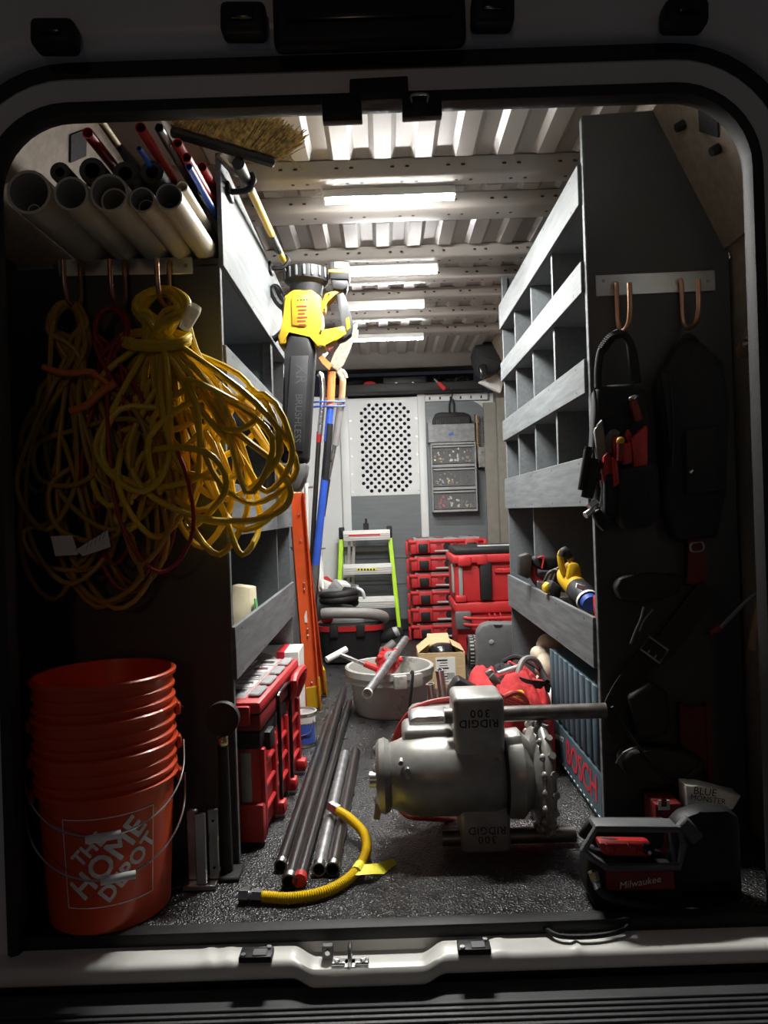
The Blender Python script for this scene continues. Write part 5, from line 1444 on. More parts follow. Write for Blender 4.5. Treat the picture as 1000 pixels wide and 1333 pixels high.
MB().cyl(r0, r1, .0085, .0085, 10).build('ratchet_rod', STEEL, t, True)
MB().cyl(at(500, 874, 1.60), at(474, 864, 1.60), .016, .013, 12).build('ratchet_body', RED, t, True)
MB().cyl(at(425, 859, 1.58), at(451, 845, 1.64), .0135, .0135, 12).build('tee_handle', LABELW, t, True)

# ================================================================ red tool bag
t = thing('red_tool_bag', 'open red fabric tool bag with black straps behind the power drive', 'tool bag', (.40, 1.02, 0))
from mathutils import noise as NZ
def heap(cx, cy, rx, ry, h, seed, crease, n=46, z0=.02, flat=.35):
    def fn(i, j):
        a = 2*pi*i; f = j
        r = f
        x, y = math.copysign(abs(cos(a))**.75, cos(a))*r, math.copysign(abs(sin(a))**.75, sin(a))*r
        p = V((x*2.2 + seed, y*2.2, seed*.7))
        n1 = NZ.noise(p * .8); n2 = NZ.noise(p * 1.7 + V((5, 1, 2)))
        dome = max(0, 1 - r**3.2) ** flat
        z = z0 + h*dome*(.80 + crease*n1*1.6 - crease*abs(n2)*1.1)
        wob = 1 + .06*NZ.noise(V((cos(a)*2, sin(a)*2, seed)))
        return (cx + rx*x*wob, cy + ry*y*wob, z if f < .999 else 0.004)
    return MB().grid(fn, n, 22)
heap(.395, 1.02, .145, .225, .36, 3.1, .11).build('bag_wall', REDF, t, True, angle=80)
heap(.315, .93, .085, .12, .305, 8.4, .10).build('side_pocket', REDF, t, True, angle=80)
heap(.475, .93, .062, .13, .335, 5.2, .10).build('side_pocket', REDF, t, True, angle=80)
heap(.40, 1.06, .08, .11, .375, 1.7, .08).build('bag_opening', FABRIC, t, True, angle=25)
MB().tube([at(655, 862, 1.12), at(672, 855, 1.10), at(690, 862, 1.06), at(704, 872, 1.0), at(712, 888, .94)], .010, 8, 5).build('carry_strap', FABRIC, t, True)
MB().tube([at(676, 905, .92), at(674, 880, .93), at(681, 860, .96), at(693, 857, .98), at(702, 866, 1.0), at(706, 880, 1.0)], .010, 8, 5).build('carry_strap', HOSEG, t, True)
MB().strap([at(676, 886, .90), at(690, 890, .88), at(706, 892, .88), at(716, 897, .90)], .026, .004, (0, 0, 1)).build('strap', FABRIC, t, True)
MB().cyl(at(648, 878, .95), at(677, 868, .98), .011, .011, 12).solo('breaker_bar', ALU, 'bright steel tool handle lying across the red tool bag', 'tool')
t = thing('black_pliers', 'black-handled tool resting on the red tool bag', 'tool', at(640, 888, .9))
MB().slab([(636, 883), (643, 876), (653, 889), (650, 895), (643, 893)], .90, .925, .005, 2, .9).build('grip', GREYPL, t, True)
MB().slab([(632, 877), (640, 872), (645, 877), (637, 884)], .91, .93, .004, 2, .9).build('jaw', STEEL, t, True)
t = thing('yellow_tape_measure', 'yellow rubber-sleeved tool on the side of the red tool bag', 'tool', at(668, 910, .84))
MB().slab([(655, 906), (662, 899), (680, 897), (683, 905), (670, 911), (660, 913)], .80, .84, .006, 2, .84).build('sleeve', YELL, t, True)
MB().tube([at(663, 906, .80), at(667, 902, .79), at(672, 905, .79)], .004, 6, 4).build('clip', INK, t, True)
t = thing('battery_charger', 'black battery charger leaning on the red tool bag beside the machine', 'charger', at(600, 905, .9))
MB().slab([(583, 898), (592, 884), (597, 881), (627, 898), (630, 903), (612, 906), (588, 906)], .86, .94, .006, 2, .9).build('body', BLACK, t, True)
MB().slab([(589, 901), (596, 893), (607, 896), (610, 904)], .852, .862, .003, 1, .86).build('face', GREYPL, t, True)
MB().bb(at(585, 906, .86), at(628, 925, .95), .004).build('base', BLACK, t, True)
# steel pipe stubs sticking out of the tangle
for u0, v0, u1, v1, Y, lab in ((583, 908, 572, 872, .72, 'steel pipe stub leaning between the oil bin and the power drive'), (567, 905, 560, 890, .76, 'short grey pipe stub beside the oil bin')):
    a, b = at(u0, v0, Y), at(u1, v1, Y + .05)
    lo = V((a.x + .02, Y + .06, .014)); d = (b - lo).normalized()
    MB().lathe([(.0135, 0), (.0135, (b - lo).length), (.0105, (b - lo).length), (.0105, 0)], lo, d, 14, closed_prof=True).solo('pipe_stub', STEEL, lab, 'pipe')

# beige knee pads and shoes in the low bay of the right shelving
t = thing('knee_pads', 'pair of beige padded knee pads under the right shelving', 'knee pads', (.62, 1.30, 0))
for (u, v, Y, r) in ((707, 853, 1.30, (.045, .06, .032)), (715, 868, 1.22, (.05, .06, .05)), (716, 842, 1.36, (.05, .06, .05))):
    q = at(u, v, Y); MB().ball(V((max(q.x, .565), Y, q.z)), r, (0, .3, .2), 16, 10, .85).build('pad', BEIGE, t, True)
MB().bb((.58, 1.18, 0), (.76, 1.44, .20), .03, 3).build('bundle', BEIGE, t, True)
MB().strap([(.575, 1.20, .24), (.565, 1.26, .20), (.57, 1.32, .16)], .03, .004, (0, 1, 0)).build('strap', LEATH, t, True)
MB().ball((.575, 1.09, .17), (.025, .05, .05), None, 14, 8, .8).solo('white_rag', PAPER, 'black and white crumpled rag between the red bag and the ribbed blue case', 'rag')

# ================================================================ blue ribbed case
t = thing('ribbed_blue_case', 'blue-grey ribbed tool case standing on edge under the right shelving', 'case', (.60, .72, 0))
bx, by0, by1, bz = .556, .415, 1.01, .375
MB().bb((bx, by0, .0), (bx + .11, by1, bz - .004), .006, 2).build('shell', NAVY, t, True)
nr = 9
for k in range(nr):
    y = by0 + .012 + (by1 - by0 - .03) * k / nr
    m = MB()
    w = (by1 - by0 - .03) / nr
    m.prism([(bx, y, .155), (bx, y + w*.80, .155 + .0), (bx - .010, y + w*.70, .165), (bx - .010, y + w*.12, .165)], (0, 0, bz - .165 + .006), .003)
    m.build('rib', NAVY, t, True)
MB().bb((bx - .006, by0 + .004, .018), (bx + .002, by1 - .008, .148), .004).build('logo_panel', NAVY, t, True)
Mx = Matrix(((0, 0, -1), (-1, 0, 0), (0, 1, 0))).to_4x4()
m = MB().text('BOSCH', .105, Matrix.Translation((bx - .0072, by0 + .21, .088)) @ Mx, space=1.0, bold=.012)
m.build('lettering', REDPR, t, True)
m = MB()
for k in range(15): m.box((bx - .0065, by0 + .03 + k*.037, .026), (.001, .015, .004))
tag(m.build('dashes', LABELW, t, True), kind='stuff')
m = MB()
for k in range(6): m.box((bx - .0065, by0 + .42 + k*.022, .11 - .004*k), (.001, .006, .018), (.5, 0, 0))
tag(m.build('scuffs', LABELW, t, True), kind='stuff')

# ================================================================ power drive
YM = .37; CM = V((0, YM, .182))
def mx(u, v=1003): return at(u, v, YM).x
t = thing('pipe_power_drive', 'heavy grey cast metal pipe power drive standing on the floor', 'power drive', (mx(600), YM, 0))
X = [mx(u) for u in (503, 508, 520, 530, 560, 640, 650, 655)]
MB().lathe([(0, X[0]), (.070, X[0]), (.080, X[1]), (.088, X[2]), (.098, X[3]), (.103, X[4]), (.104, X[5]), (.098, X[6]), (.09, X[7]), (0, X[7])], (0, YM, CM.z), (1, 0, 0), 40).build('barrel', CAST, t, True)
MB().bb((mx(525), YM - .02, CM.z + .02), (mx(592), YM + .10, CM.z + .122), .018, 3).build('gear_cover', CAST, t, True)
MB().bb((mx(535), YM + .06, CM.z - .06), (mx(640), YM + .22, CM.z + .135), .03, 3).build('motor', CAST, t, True)
for (ua, ub, z0, z1, nm) in ((590, 654, CM.z + .06, CM.z + .212, 'top_bracket'), (595, 657, .004, CM.z - .06, 'bottom_bracket')):
    MB().bb((mx(ua), YM - .075, z0), (mx(ub), YM + .06, z1), .014, 3).build(nm, CAST, t, True)
yt = YM - .0757
def upside(u, v): return Matrix.Translation((mx(u), yt, at(u, v, YM - .075).z)) @ Matrix.Rotation(pi/2, 4, 'X') @ Matrix.Rotation(pi, 4, 'Z')
m = MB().text('RIDGID', .0275, upside(621, 941.5), space=1.1, bold=.015); m.text('300', .0275, upside(623, 928.5), space=1.3, bold=.015)
m.build('lettering', LEATH, t, True)
m = MB().text('RIDGID', .0265, upside(627, 1081), space=1.08); m.text('300', .0265, upside(627, 1093), space=1.25)
m.build('lettering', LEATH, t, True)
zr = at(700, 925, YM).z
for (xa, xb, z, y) in ((mx(580), .548, zr, YM - .02), (mx(572), .46, .024, YM - .02)):
    MB().cyl((xa, y, z), (xb, y, z), .0195, .0195, 18).build('support_rod', RODM, t, True)
MB().lathe([(0, mx(655)), (.104, mx(655)), (.110, mx(660)), (.112, mx(676)), (.096, mx(683)), (.086, mx(690)), (0, mx(690))], (0, YM, CM.z - .004), (1, 0, 0), 40).build('collar', CAST, t, True)
MB().lathe([(.088, mx(652.5)), (.1065, mx(653.5)), (.1065, mx(656)), (.088, mx(657))], (0, YM, CM.z - .004), (1, 0, 0), 40).build('collar_gap', INK, t, True)
xw = mx(703); RW = .132; cw = V((xw, YM, CM.z - .010))
MB().lathe([(.060, mx(688)), (.095, mx(688)), (.118, mx(694)), (.122, mx(700)), (.095, mx(706)), (.06, mx(706))], (0, YM, cw.z), (1, 0, 0), 36, closed_prof=True).build('chuck_hub', CAST, t, True)
MB().tube([cw + V((0, RW*cos(2*pi*k/36), RW*sin(2*pi*k/36))) for k in range(36)], .0135, 10, 1, True).build('hammer_wheel', CAST, t, True)
kn = None
for k in range(20):
    a = 2*pi*k/20
    p0 = cw + V((.004, RW*cos(a), RW*sin(a)))
    MB().cyl(p0, p0 + V((.004, .018*cos(a), .018*sin(a))), .0115, .009, 8).ball(p0 + V((-.016, 0, 0)), .0105, None, 8, 5).build('wheel_knob', CAST, t, True)
for k in range(6):
    a = 2*pi*k/6; MB().bar(cw + V((0, .05*cos(a), .05*sin(a))), cw + V((0, RW*cos(a), RW*sin(a))), .02, .014).build('wheel_spoke', CAST, t, True)
# rear centring disc
xd = mx(500)
MB().lathe([(.03, mx(508)), (.070, mx(509)), (.086, mx(507)), (.094, mx(501)), (.090, mx(494)), (.078, mx(490)), (.068, mx(494)), (.03, mx(496))], (0, YM, CM.z), (1, 0, 0), 36, closed_prof=True).build('centring_disc', CAST, t, True)
MB().cyl((mx(482), YM - .06, CM.z + .012), (mx(500), YM - .06, CM.z + .012), .020, .020, 12).build('centring_jaw', STEEL, t, True)
for a in (-2.2, 1.1, 2.6): MB().box((mx(493), YM + .062*cos(a), CM.z + .062*sin(a)), (.026, .022, .03), (a, 0, 0), .004).build('centring_jaw', CAST, t, True)
MB().bar((mx(492), YM - .05, CM.z - .055), (mx(489), YM - .055, CM.z - .088), .016, .02).build('centring_jaw', BRASS, t, True)
# screws
for u, v in ((522, 993), (531, 1003), (531, 1011), (648, 992)):
    q = at(u, v, YM - .095); MB().cyl(q + V((0, .02, 0)), q + V((0, -.004, 0)), .007, .006, 10).build('screw', STEEL, t, True)
MB().slab([(530, 941), (543, 935), (585, 933), (590, 946), (583, 955), (540, 955)], YM + .02, YM + .12, .012, 2, YM).build('cover_plate', ALU, t, True)
# power cord
t = thing('red_power_cord', 'dark red power cord looped over the power drive', 'cord', at(560, 1060, YM + .15))
Yc = YM + .16
P = []
for k in range(5):
    o = k * 5.5; yy = Yc + .012*k
    P = [at(512 + o*.5, 1010, yy), at(510 + o, 985, yy), at(517 + o, 952, yy - .01), at(535 + o*.8, 926 + o*.4, yy - .01), at(560 + o*.3, 914 + o*.5, yy), at(600, 908 + o*.5, yy + .02), at(650, 905 + o*.6, yy + .03), at(690, 918 + o, yy + .04)]
    MB().tube(P, .0065, 8, 6).build('strand', REDC, t, True)
MB().tube([at(512, 1000, Yc), at(514, 1040, Yc - .02), at(530, 1062, Yc - .06), at(560, 1066, Yc - .05), at(600, 1068, Yc)], .0065, 8, 6).build('strand', REDC, t, True)
MB().tube([at(516, 1030, Yc), at(530, 1052, Yc - .03), at(560, 1058, Yc - .04), at(600, 1050, Yc)], .0065, 8, 6).build('strand', REDC, t, True)
MB().tube([at(655, 908, Yc - .02), at(672, 902, Yc), at(684, 910, Yc), at(690, 935, Yc), at(700, 962, Yc), at(705, 1000, Yc + .02)], .0075, 8, 5).build('strand', REDC, t, True)

# ================================================================ tools in the right-hand low bin
bz = .449
t = thing('cordless_saw', 'dark red compact cordless saw lying in the low right bin', 'cordless tool', (.60, 1.15, bz))
YQ = 1.20
MB().slab([(677, 724), (689, 720), (693, 724), (692, 750), (688, 754), (677, 749)], YQ, YQ + .06, .006, 2, YQ).build('battery', LEATH, t, True)
MB().slab([(692, 732), (697, 724), (727, 725), (731, 732), (727, 741), (712, 743), (700, 741)], YQ + .005, YQ + .06, .010, 3, YQ).build('body', BLACK, t, True)
MB().tube([at(695, 736, YQ + .03), at(695, 750, YQ + .03), at(702, 759, YQ + .03), at(714, 762, YQ + .02), at(724, 766, YQ + .01)], .015, 10, 5).build('grip', REDD, t, True)
MB().tube([at(700, 726, YQ), at(708, 725, YQ - .002), at(706, 740, YQ - .002)], .004, 6, 4).build('red_trim', RED, t, True)
MB().slab([(700, 756), (712, 760), (722, 764), (722, 790), (700, 790)], YQ + .01, YQ + .05, .004, 1, YQ).build('shoe', GREYPL, t, True)
YG = .86
t = thing('angle_grinder', 'yellow and black angle grinder lying in the low right bin', 'power tool', (.60, .85, bz))
g0, g1 = at(733, 752, YG + .04) + V((.015, 0, 0)), at(760, 785, YG - .12) + V((.018, 0, 0))
ag = (g1 - g0).normalized()
MB().tube([g0 - ag*.03, g0, g0.lerp(g1, .3), g0.lerp(g1, .55)], .04, 16, 4, radii=[.026, .034, .036, .034]).build('gear_case', YELL, t, True)
MB().tube([g0.lerp(g1, .45), g0.lerp(g1, .7), g0.lerp(g1, .95)], .04, 16, 4, radii=[.036, .040, .036]).build('motor_case', DKPL, t, True)
MB().cyl(g0.lerp(g1, .94), g0.lerp(g1, 1.05), .032, .026, 16).build('end_ring', BLUEPR, t, True)
MB().cyl(g0.lerp(g1, .90), g0.lerp(g1, .95), .037, .036, 16).build('white_ring', LABELW, t, True)
MB().slab([(735, 752), (738, 733), (747, 731), (753, 736), (755, 752), (750, 760), (738, 760)], YG - .03, YG + .03, .008, 2, YG).build('side_housing', YELL, t, True)
MB().tube([at(735, 748, YG), at(731, 735, YG), at(730, 722, YG), at(735, 718, YG), at(744, 730, YG)], .011, 10, 5).build('handle_loop', YELL, t, True)
MB().tube([at(731, 724, YG - .006), at(735, 716, YG - .006), at(742, 726, YG - .006)], .0125, 10, 4).build('grip_pad', DKPL, t, True)
MB().slab([(713, 766), (718, 755), (730, 764), (728, 778), (717, 776)], YG + .03, YG + .10, .006, 2, YG + .05).build('battery', DKPL, t, True)
MB().slab([(709, 764), (715, 758), (719, 764), (717, 774), (710, 772)], YG + .05, YG + .10, .004, 2, YG + .05).build('battery_band', YELL, t, True)
MB().slab([(748, 758), (760, 762), (757, 768), (747, 764)], YG - .15, YG - .14, .001, 1, YG - .12).build('badge', LABELW, t, True)
MB().bb((.575, .74, bz), (.68, .98, bz + .06), .01, 2).build('cradle', DKPL, t, True)
t = thing('coiled_strap', 'small pile of grey straps between the saw and the grinder', 'strap', (.62, 1.06, bz))
for k in range(4):
    MB().tube([at(709 + k*3, 757, 1.03 + k*.02), at(714 + k*3, 747 - k, 1.03 + k*.02), at(722 + k*2, 743 - k, 1.03 + k*.02), at(728 + k, 750, 1.03 + k*.02)], .006, 6, 4).build('loop', HOSEG if k % 2 else LEATH, t, True)
MB().bb((.57, 1.0, bz), (.66, 1.14, bz + .10), .01, 2).build('pile', LEATH, t, True)
t = thing('red_fuel_box', 'small red plastic box in the low right bin beside the grinder', 'box', (.61, .46, bz))
MB().bb((.568, .425, bz), (.66, .50, bz + .135), .006, 2).build('body', RED, t, True)
MB().bb((.566, .423, bz + .11), (.662, .502, bz + .165), .008, 2).build('lid', RED, t, True)
# ================================================================ hanging gear on the right end panel
YH = RY0 - .075
t = thing('hanging_tool_pouch', 'black open tool pouch full of red-handled tools hanging from the copper hook', 'tool pouch', at(808, 690, YH))
MB().slab([(776, 505), (790, 500), (825, 498), (846, 508), (850, 560), (846, 650), (836, 682), (800, 688), (778, 672), (772, 600)], YH + .005, YH + .055, .016, 3, YH).build('back_panel', FABRIC, t, True)
MB().slab([(800, 612), (850, 604), (852, 668), (842, 686), (806, 690), (798, 668)], YH - .050, YH + .01, .016, 3, YH).build('main_pocket', FABRIC, t, True)
MB().slab([(783, 618), (800, 614), (803, 660), (799, 676), (782, 668)], YH - .035, YH + .01, .010, 3, YH).build('side_pocket', FABRIC, t, True)
MB().slab([(772, 560), (783, 545), (790, 590), (796, 612), (786, 625), (776, 600)], YH - .012, YH + .008, .006, 2, YH).build('pocket_flap', HOSEG, t, True)
# braided handle
hp_ = [at(779, 505, YH + .02), at(779, 480, YH + .02), at(783, 456, YH + .02), at(795, 440, YH + .012), at(806, 434, YH + .005), at(817, 440, YH + .012), at(825, 462, YH + .02), at(830, 498, YH + .02)]
MB().tube(hp_, .0098, 10, 7).build('handle', FABRIC, t, True)
m = MB(); S_ = spline(hp_[2:5], 7)
for k in range(14):
    p = S_[k]; d = (S_[k+1] - S_[k]).normalized()
    m.tube([p + frame(d) @ V((.0112*cos(q), .0112*sin(q), .004*q/3)) for q in [w*pi/3 for w in range(7)]], .0026, 5, 1)
tag(m.build('handle_braid', BLACK, t, True), kind='stuff')
MB().slab([(817, 440), (826, 440), (836, 492), (824, 494)], YH + .012, YH + .02, .003, 1, YH).build('handle_tab', FABRIC, t, True)
MB().tube([at(774, 508, YH), at(776, 530, YH - .004), at(774, 560, YH), at(772, 590, YH)], .0035, 6, 5).build('edge_binding', RUBBER, t, True)
def held(name, label, mt, poly, Y0, Y1, cat='hand tool', bev=.004, extra=()):
    t2 = thing(name, label, cat, at(poly[-1][0], poly[-1][1], Y0), group='hand tools in the hanging pouch')
    MB().slab(poly, Y0, Y1, bev, 2, Y0).build('handle', mt, t2, True)
    for n_, m_, e in extra: e.build(n_, m_, t2, True)
    return t2
held('pliers', 'red-handled pliers with a stepped grip at the aisle-far side of the pouch', RED, [(822, 572), (828, 566), (834, 560), (840, 553), (844, 556), (844, 605), (826, 614)], YH - .030, YH - .012)
held('pliers', 'red-handled pliers beside the stepped red grip', RED, [(813, 566), (818, 558), (823, 564), (823, 578), (820, 582)], YH - .008, YH + .004)
held('pliers', 'red-handled pliers below the yellow-ended tool', RED, [(811, 578), (822, 575), (824, 602), (812, 606)], YH - .040, YH - .020)
held('pliers', 'long red-handled pliers in the narrow side pocket', RED, [(786, 594), (792, 588), (797, 594), (798, 620), (795, 634), (785, 624)], YH - .030, YH - .014)
held('pliers', 'red-handled pliers between the two pouch pockets', RED, [(797, 594), (804, 598), (808, 630), (799, 634)], YH - .040, YH - .020)
held('screwdriver', 'slim red screwdriver leaning at the back of the pouch', RED, [(797, 575), (800, 568), (806, 568), (806, 592), (800, 598)], YH - .020, YH - .006)
held('screwdriver', 'red flashlight-like tool with a chrome end in the pouch top', REDD, [(821, 522), (830, 520), (838, 545), (828, 550)], YH - .022, YH - .004, extra=[('chrome_end', STEEL, MB().ball(at(825, 518, YH - .014), (.014, .007, .007), (0, radians(-15), 0), 14, 8))])
t2 = thing('nut_driver', 'yellow-ended nut driver standing among the red handles', 'hand tool', at(808, 590, YH - .04), group='hand tools in the hanging pouch')
MB().cyl(at(807, 600, YH - .045), at(808, 574, YH - .045), .008, .009, 10).build('shaft', REDD, t2, True)
MB().ball(at(808, 574, YH - .046), (.0105, .0105, .0105), None, 12, 8).build('yellow_cap', YELL, t2, True)
t2 = thing('hammer_grip', 'black rubber tool grip standing behind the yellow-ended driver', 'hand tool', at(795, 590, YH), group='hand tools in the hanging pouch')
MB().tube([at(793, 590, YH - .006), at(792, 574, YH - .01), at(798, 564, YH - .012), at(804, 566, YH - .01)], .010, 10, 4).build('grip', GREYPL, t2, True)
for u0, v0, u1, v1, lab in ((766, 586, 757, 638, 'thin black marker pen hanging outside the pouch'), (775, 602, 764, 648, 'thick black flashlight hanging outside the pouch')):
    a, b = at(u0, v0, YH - .02), at(u1, v1, YH - .02); r = .011 if 'thin' in lab else .017
    t2 = thing('penlight', lab, 'flashlight', b, group='lights clipped to the pouch')
    MB().cyl(a, b, r, r*.9, 14).build('barrel', BLACK, t2, True); MB().cyl(a + (a-b).normalized()*.008, a, r*.85, r*.9, 14).build('end', BLACKG, t2, True)
t2 = thing('socket_holder', 'black clip with two bright sockets dangling below the pouch', 'clip', at(785, 690, YH - .02))
MB().slab([(770, 668), (780, 662), (797, 684), (786, 692), (778, 684)], YH - .03, YH - .008, .004, 2, YH - .02).build('clip', BLACK, t2, True)
for u, v in ((772, 656), (767, 667)): MB().cyl(at(u - 5, v + 4, YH - .034), at(u + 5, v - 3, YH - .028), .0085, .0085, 12).build('socket', ALU, t2, True)
MB().tube([at(781, 660, YH - .01), at(784, 640, YH - .01), at(782, 625, YH - .008)], .003, 6, 4).build('chain', STEEL, t2, True)

# black work vest on the second hook
t = thing('work_vest', 'black work vest hanging from the second copper hook', 'vest', at(900, 700, YH))
MB().slab([(886, 440), (897, 436), (920, 445), (946, 470), (952, 520), (948, 640), (938, 700), (885, 704), (868, 660), (866, 560), (858, 492), (874, 482)], YH + .01, YH + .055, .018, 3, YH).build('body', FABRIC, t, True)
MB().slab([(859, 484), (872, 482), (878, 520), (876, 600), (870, 610), (868, 540)], YH - .004, YH + .016, .006, 2, YH).build('lapel', FABRIC, t, True)
MB().tube([at(886, 452, YH + .02), at(890, 440, YH + .005), at(898, 437, YH), at(908, 444, YH + .02)], .006, 8, 5).build('hanger_loop', RUBBER, t, True)
MB().slab([(890, 560), (936, 556), (936, 640), (892, 644)], YH - .012, YH + .02, .010, 2, YH).build('pocket', FABRIC, t, True)
MB().tube([at(872, 486, YH - .006), at(876, 540, YH - .006), at(875, 610, YH - .006)], .0025, 6, 4).build('piping', RUBBER, t, True)
MB().cyl(at(898, 616, YH - .014), at(902, 612, YH - .016), .006, .006, 10).build('snap', STEEL, t, True)
# brown air hose hung on the side wall
t = thing('brown_hose', 'tan air hose hanging against the hardboard wall', 'hose', (.88, .16, .45))
P = [(.90, .28, 1.235), (.885, .22, 1.262), (.875, .17, 1.255), (.872, .12, 1.21), (.872, .10, 1.10), (.872, .11, .95), (.875, .15, .78), (.88, .20, .62), (.885, .26, .50)]
MB().tube(P, .0125, 12, 6).build('hose', mat('tan_hose', (.30, .19, .11), .5, var=.1), t, True)
MB().cyl((.925, .24, 1.235), (.87, .24, 1.235), .008, .008, 10).build('peg', STEEL, t, True)
MB().cyl((.90, .295, 1.228), (.90, .27, 1.24), .018, .018, 12).build('collar', COPPER, t, True)

# leather belt and pouches
YB2 = RY0 - .045
t = thing('tool_belt', 'dark leather tool belt with steel buckle hanging beside the blue case', 'belt', at(860, 1020, YB2))
def strap_px(px_, Y, w, th=.005, side=None):
    P = [at(u, v, Y) for u, v in px_]
    return MB().strap(P, w, th, side if side else (P[-1] - P[0]).cross(V((0, 1, 0))))
strap_px([(925, 765), (890, 810), (868, 840), (845, 858)], YB2, .062).build('belt_strap', LEATH, t, True)
strap_px([(845, 856), (825, 880), (808, 905), (800, 930), (812, 965)], YB2 + .012, .058).build('belt_strap', LEATH, t, True)
bk = [at(834, 845, YB2 - .012), at(845, 828, YB2 - .012), at(870, 846, YB2 - .012), at(859, 863, YB2 - .012)]
MB().tube(bk, .0032, 8, 1, True).build('buckle', STEEL, t, True)
for k in range(2):
    a = bk[0].lerp(bk[3], .35 + .35*k); MB().cyl(a, a + (bk[1] - bk[0])*.3, .0022, .0018, 6).build('buckle_tongue', STEEL, t, True)
MB().tube([at(838, 790, YB2), at(834, 806, YB2), at(827, 822, YB2), at(821, 838, YB2)], .003, 6, 4).build('keeper_ring', STEEL, t, True)
MB().tube([at(850, 793, YB2), at(838, 808, YB2), at(832, 822, YB2)], .0028, 6, 4).build('keeper_ring', STEEL, t, True)
MB().slab([(800, 765), (806, 752), (822, 747), (852, 750), (880, 746), (890, 752), (880, 775), (840, 784), (806, 780)], YB2 - .01, YB2 + .03, .008, 3, YB2).build('pad', LEATH, t, True)
MB().slab([(815, 905), (845, 885), (868, 900), (872, 950), (850, 966), (828, 958)], YB2 - .02, YB2 + .03, .010, 3, YB2).build('nail_pouch', LEATH, t, True)
MB().tube([at(826, 955, YB2 - .022), at(845, 964, YB2 - .022), at(866, 956, YB2 - .022), at(871, 944, YB2 - .022)], .0035, 6, 5).build('pouch_edge', RUBBER, t, True)
t = thing('leather_pouch', 'black leather pouch hanging low beside the dark leather belt', 'pouch', at(870, 1022, YB2))
MB().slab([(803, 985), (815, 970), (850, 968), (890, 972), (913, 985), (910, 1000), (880, 1022), (830, 1014), (808, 1002)], YB2 - .04, YB2 + .02, .012, 3, YB2).build('body', LEATH, t, True)
MB().tube([at(797, 920, YB2 - .03), at(815, 950, YB2 - .035), at(845, 990, YB2 - .046), at(878, 1020, YB2 - .046), at(895, 1012, YB2 - .046), at(912, 998, YB2 - .044), at(912, 990, YB2 - .042)], .0042, 6, 6).build('rim', RUBBER, t, True)
MB().tube([at(802, 994, YB2 - .044), at(812, 980, YB2 - .044), at(830, 972, YB2 - .044)], .003, 6, 5).build('stitching', HOSEG, t, True)
# things against the side wall, deep in shade
t = thing('red_level', 'red box level leaning on the dark end panel below the vest', 'level', at(905, 1010, YB2 + .02))
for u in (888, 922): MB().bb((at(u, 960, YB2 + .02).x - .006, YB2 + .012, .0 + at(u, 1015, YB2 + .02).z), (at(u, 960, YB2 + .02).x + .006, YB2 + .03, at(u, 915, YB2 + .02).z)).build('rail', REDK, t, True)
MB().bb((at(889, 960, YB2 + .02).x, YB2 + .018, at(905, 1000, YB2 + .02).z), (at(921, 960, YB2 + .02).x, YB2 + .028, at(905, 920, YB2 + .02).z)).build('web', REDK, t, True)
t = thing('red_torch_kit', 'red box with a small clear window behind the compressor', 'box', at(864, 1080, .28))
xk0, xk1 = at(846, 1060, .28).x, at(880, 1060, .28).x
MB().bb((xk0, .24, 0), (xk1, .32, at(864, 1038, .28).z), .004, 2).build('body', REDD, t, True)
MB().bb(at(857, 1042, .238), at(872, 1054, .2395)).build('window', LABELW, t, True)
MB().bb(at(861, 1039, .237), at(868, 1050, .2375)).build('window_tab', REDD, t, True)
t = thing('wood_offcut', 'pale wooden offcut standing against the hardboard wall', 'wood', (.86, .12, 0))
MB().bb((.835, .10, 0), (.885, .13, .435), .002).build('plank', WOODH, t, True)
MB().bb((.84, .098, .36), (.86, .1005, .42)).build('stamp', INK, t, True)
# tape roll bag with lettering
t = thing('thread_tape_bag', 'white printed plastic packet lying behind the black compressor', 'packet', at(930, 1055, .25))
pk = [at(893, 1022, .25), at(915, 1024, .25), at(940, 1030, .25), at(966, 1036, .25), at(955, 1054, .25), at(930, 1058, .25), at(895, 1056, .25)]
MB().prism(pk, (0, .05, 0), .004, 2).build('packet', LABELW, t, True)
def pkm(u, v, tilt): return Matrix.Translation(at(u, v, .2490)) @ Matrix.Rotation(radians(tilt), 4, 'Y') @ Matrix.Rotation(pi/2, 4, 'X')
m = MB().text('BLUE', .025, pkm(918, 1031, 9)); m.build('lettering', INK, t, True)
m = MB().text('MONSTER', .019, pkm(922, 1041, 10)); m.build('lettering', INK, t, True)
MB().bb((at(895, 1056, .25).x, .25, 0), (at(950, 1056, .25).x, .31, at(925, 1056, .25).z + .012), .01).build('stack', BLACK, t, True)
# small bits hanging in the dark
t = thing('red_lanyard', 'dark red strap with steel ring hanging under the vest', 'strap', at(907, 735, YH + .03))
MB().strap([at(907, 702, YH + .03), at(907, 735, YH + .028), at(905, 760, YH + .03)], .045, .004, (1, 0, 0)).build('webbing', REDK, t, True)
MB().tube([at(900, 708, YH + .02), at(914, 706, YH + .02), at(915, 716, YH + .02), at(901, 718, YH + .02)], .003, 6, 4, True).build('ring', STEEL, t, True)
t = thing('screw_gun_cord', 'black cord with red plug hanging along the dark end panel', 'cord', at(950, 830, YH))
MB().tube([at(995, 768, .25), at(975, 780, .27), at(950, 805, .29), at(935, 820, .30)], .005, 8, 6).build('cord', HOSEG, t, True)
MB().cyl(at(937, 818, .30), at(924, 824, .30), .011, .008, 12).build('plug', REDK, t, True)

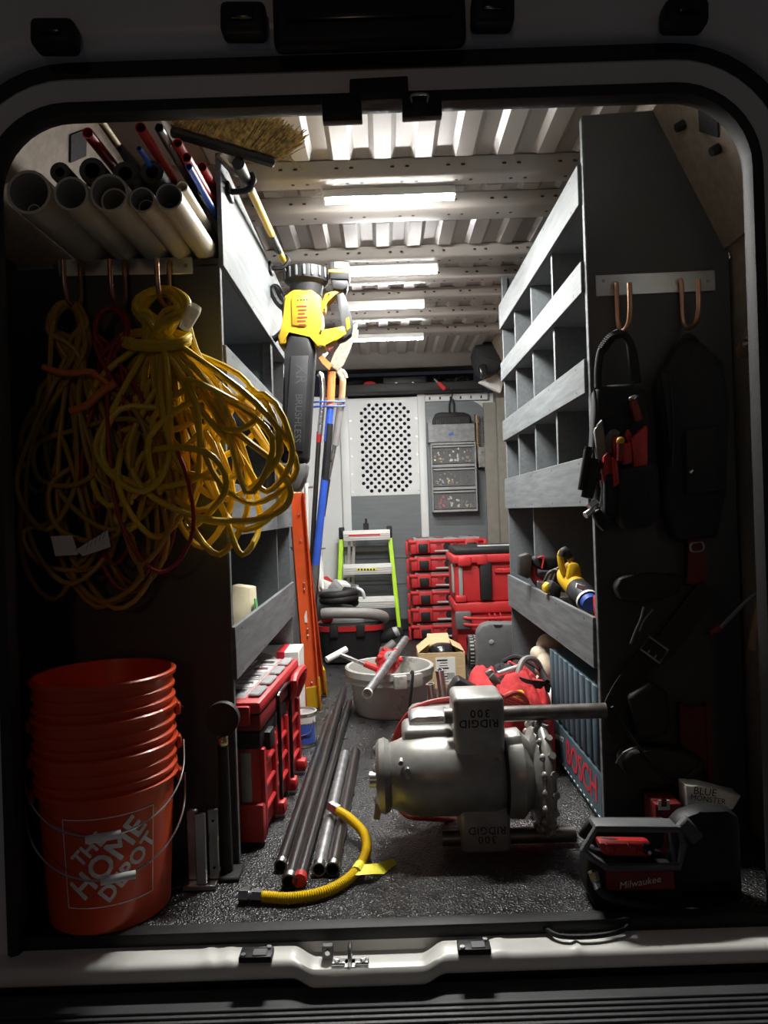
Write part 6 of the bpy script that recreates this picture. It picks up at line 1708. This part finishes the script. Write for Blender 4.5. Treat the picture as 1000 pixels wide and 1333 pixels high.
# ================================================================ compressor
Yk0, Yk1 = .035, .23
t = thing('cordless_compressor', 'black cordless air compressor with red handle at the edge of the floor', 'compressor', fl(870, 1190))
MB().slab([(768, 1118), (790, 1128), (880, 1128), (884, 1190), (778, 1192), (766, 1160)], Yk0 + .012, Yk0 + .085, .010, 3, Yk0).build('base_body', BLACK, t, True)
MB().slab([(882, 1084), (896, 1069), (918, 1061), (955, 1060), (972, 1070), (976, 1190), (884, 1191)], Yk0 + .02, Yk0 + .075, .014, 2, Yk0).build('tank_cover', BLACK, t, True)
MB().slab([(884, 1082), (898, 1066), (921, 1092), (906, 1104)], Yk0 + .010, Yk0 + .03, .004, 1, Yk0).build('cover_facet', GREYPL, t, True)
fr_ = [(760, 1106), (776, 1078), (884, 1079), (890, 1100), (884, 1128), (790, 1129), (770, 1116)]
MB().tube([at(u, v, Yk0 + .012) for u, v in fr_], .0085, 8, 1, True).build('handle_frame', GREYPL, t, True)
MB().slab([(764, 1106), (778, 1083), (882, 1083), (880, 1124), (792, 1124)], Yk0 + .065, Yk0 + .08, .004, 1, Yk0).build('inner_wall', INK, t, True)
MB().slab([(776, 1076), (884, 1077), (886, 1085), (775, 1084)], Yk0 + .004, Yk0 + .05, .004, 2, Yk0).build('top_bar', GREYPL, t, True)
MB().slab([(784, 1103), (852, 1104), (858, 1112), (852, 1122), (794, 1121), (786, 1114)], Yk0 + .02, Yk0 + .06, .006, 2, Yk0).build('red_handle', RED, t, True)
for u in (797, 826): MB().slab([(u - 5, 1103), (u + 5, 1104), (u + 8, 1114), (u - 4, 1113)], Yk0 + .012, Yk0 + .03, .003, 1, Yk0).build('handle_ridge', RED, t, True)
MB().slab([(840, 1104), (854, 1105), (856, 1115), (842, 1116)], Yk0 + .010, Yk0 + .03, .003, 1, Yk0).build('switch', BLACKG, t, True)
MB().cyl(at(846, 1110, Yk0 + .010), at(846, 1110, Yk0 + .005), .004, .004, 10).build('switch_dot', LABELW, t, True)
MB().slab([(789, 1136), (879, 1136), (881, 1160), (791, 1162)], Yk0 + .006, Yk0 + .02, .002, 1, Yk0).build('name_plate', REDD, t, True)
m = MB().text('Milwaukee', .021, Matrix.Translation(at(833, 1149, Yk0 + .0052)) @ Matrix.Rotation(-ROLL - radians(6), 4, 'Y') @ Matrix.Rotation(pi/2, 4, 'X'), shear=.25)
m.build('lettering', LABELW, t, True)
MB().cyl(at(772, 1134, Yk0 + .0), at(776, 1146, Yk0 - .004), .0115, .010, 8).build('brass_fitting', BRASS, t, True)
MB().cyl(at(776, 1146, Yk0 - .004), at(779, 1156, Yk0 - .004), .009, .009, 12).build('chrome_sleeve', STEEL, t, True)
MB().tube([at(779, 1155, Yk0 - .004), at(788, 1165, Yk0 - .012), at(808, 1173, Yk0 - .012), at(835, 1179, Yk0 - .008), at(860, 1184, Yk0 + .0)], .0095, 10, 6).build('air_hose', RUBBER, t, True)
MB().tube([at(778, 1092, Yk0 + .05), at(800, 1094, Yk0 + .04), at(822, 1100, Yk0 + .05), at(828, 1094, Yk0 + .07)], .005, 8, 5).build('inner_hose', RUBBER, t, True)
MB().bb(at(824, 1091, Yk0 + .06), at(831, 1098, Yk0 + .07)).build('inner_clip', STEEL, t, True)
MB().bb((at(780, 1190, Yk0).x, Yk0 + .02, 0), (at(972, 1190, Yk0).x, Yk0 + .09, .03), .008).build('feet', RUBBER, t, True)
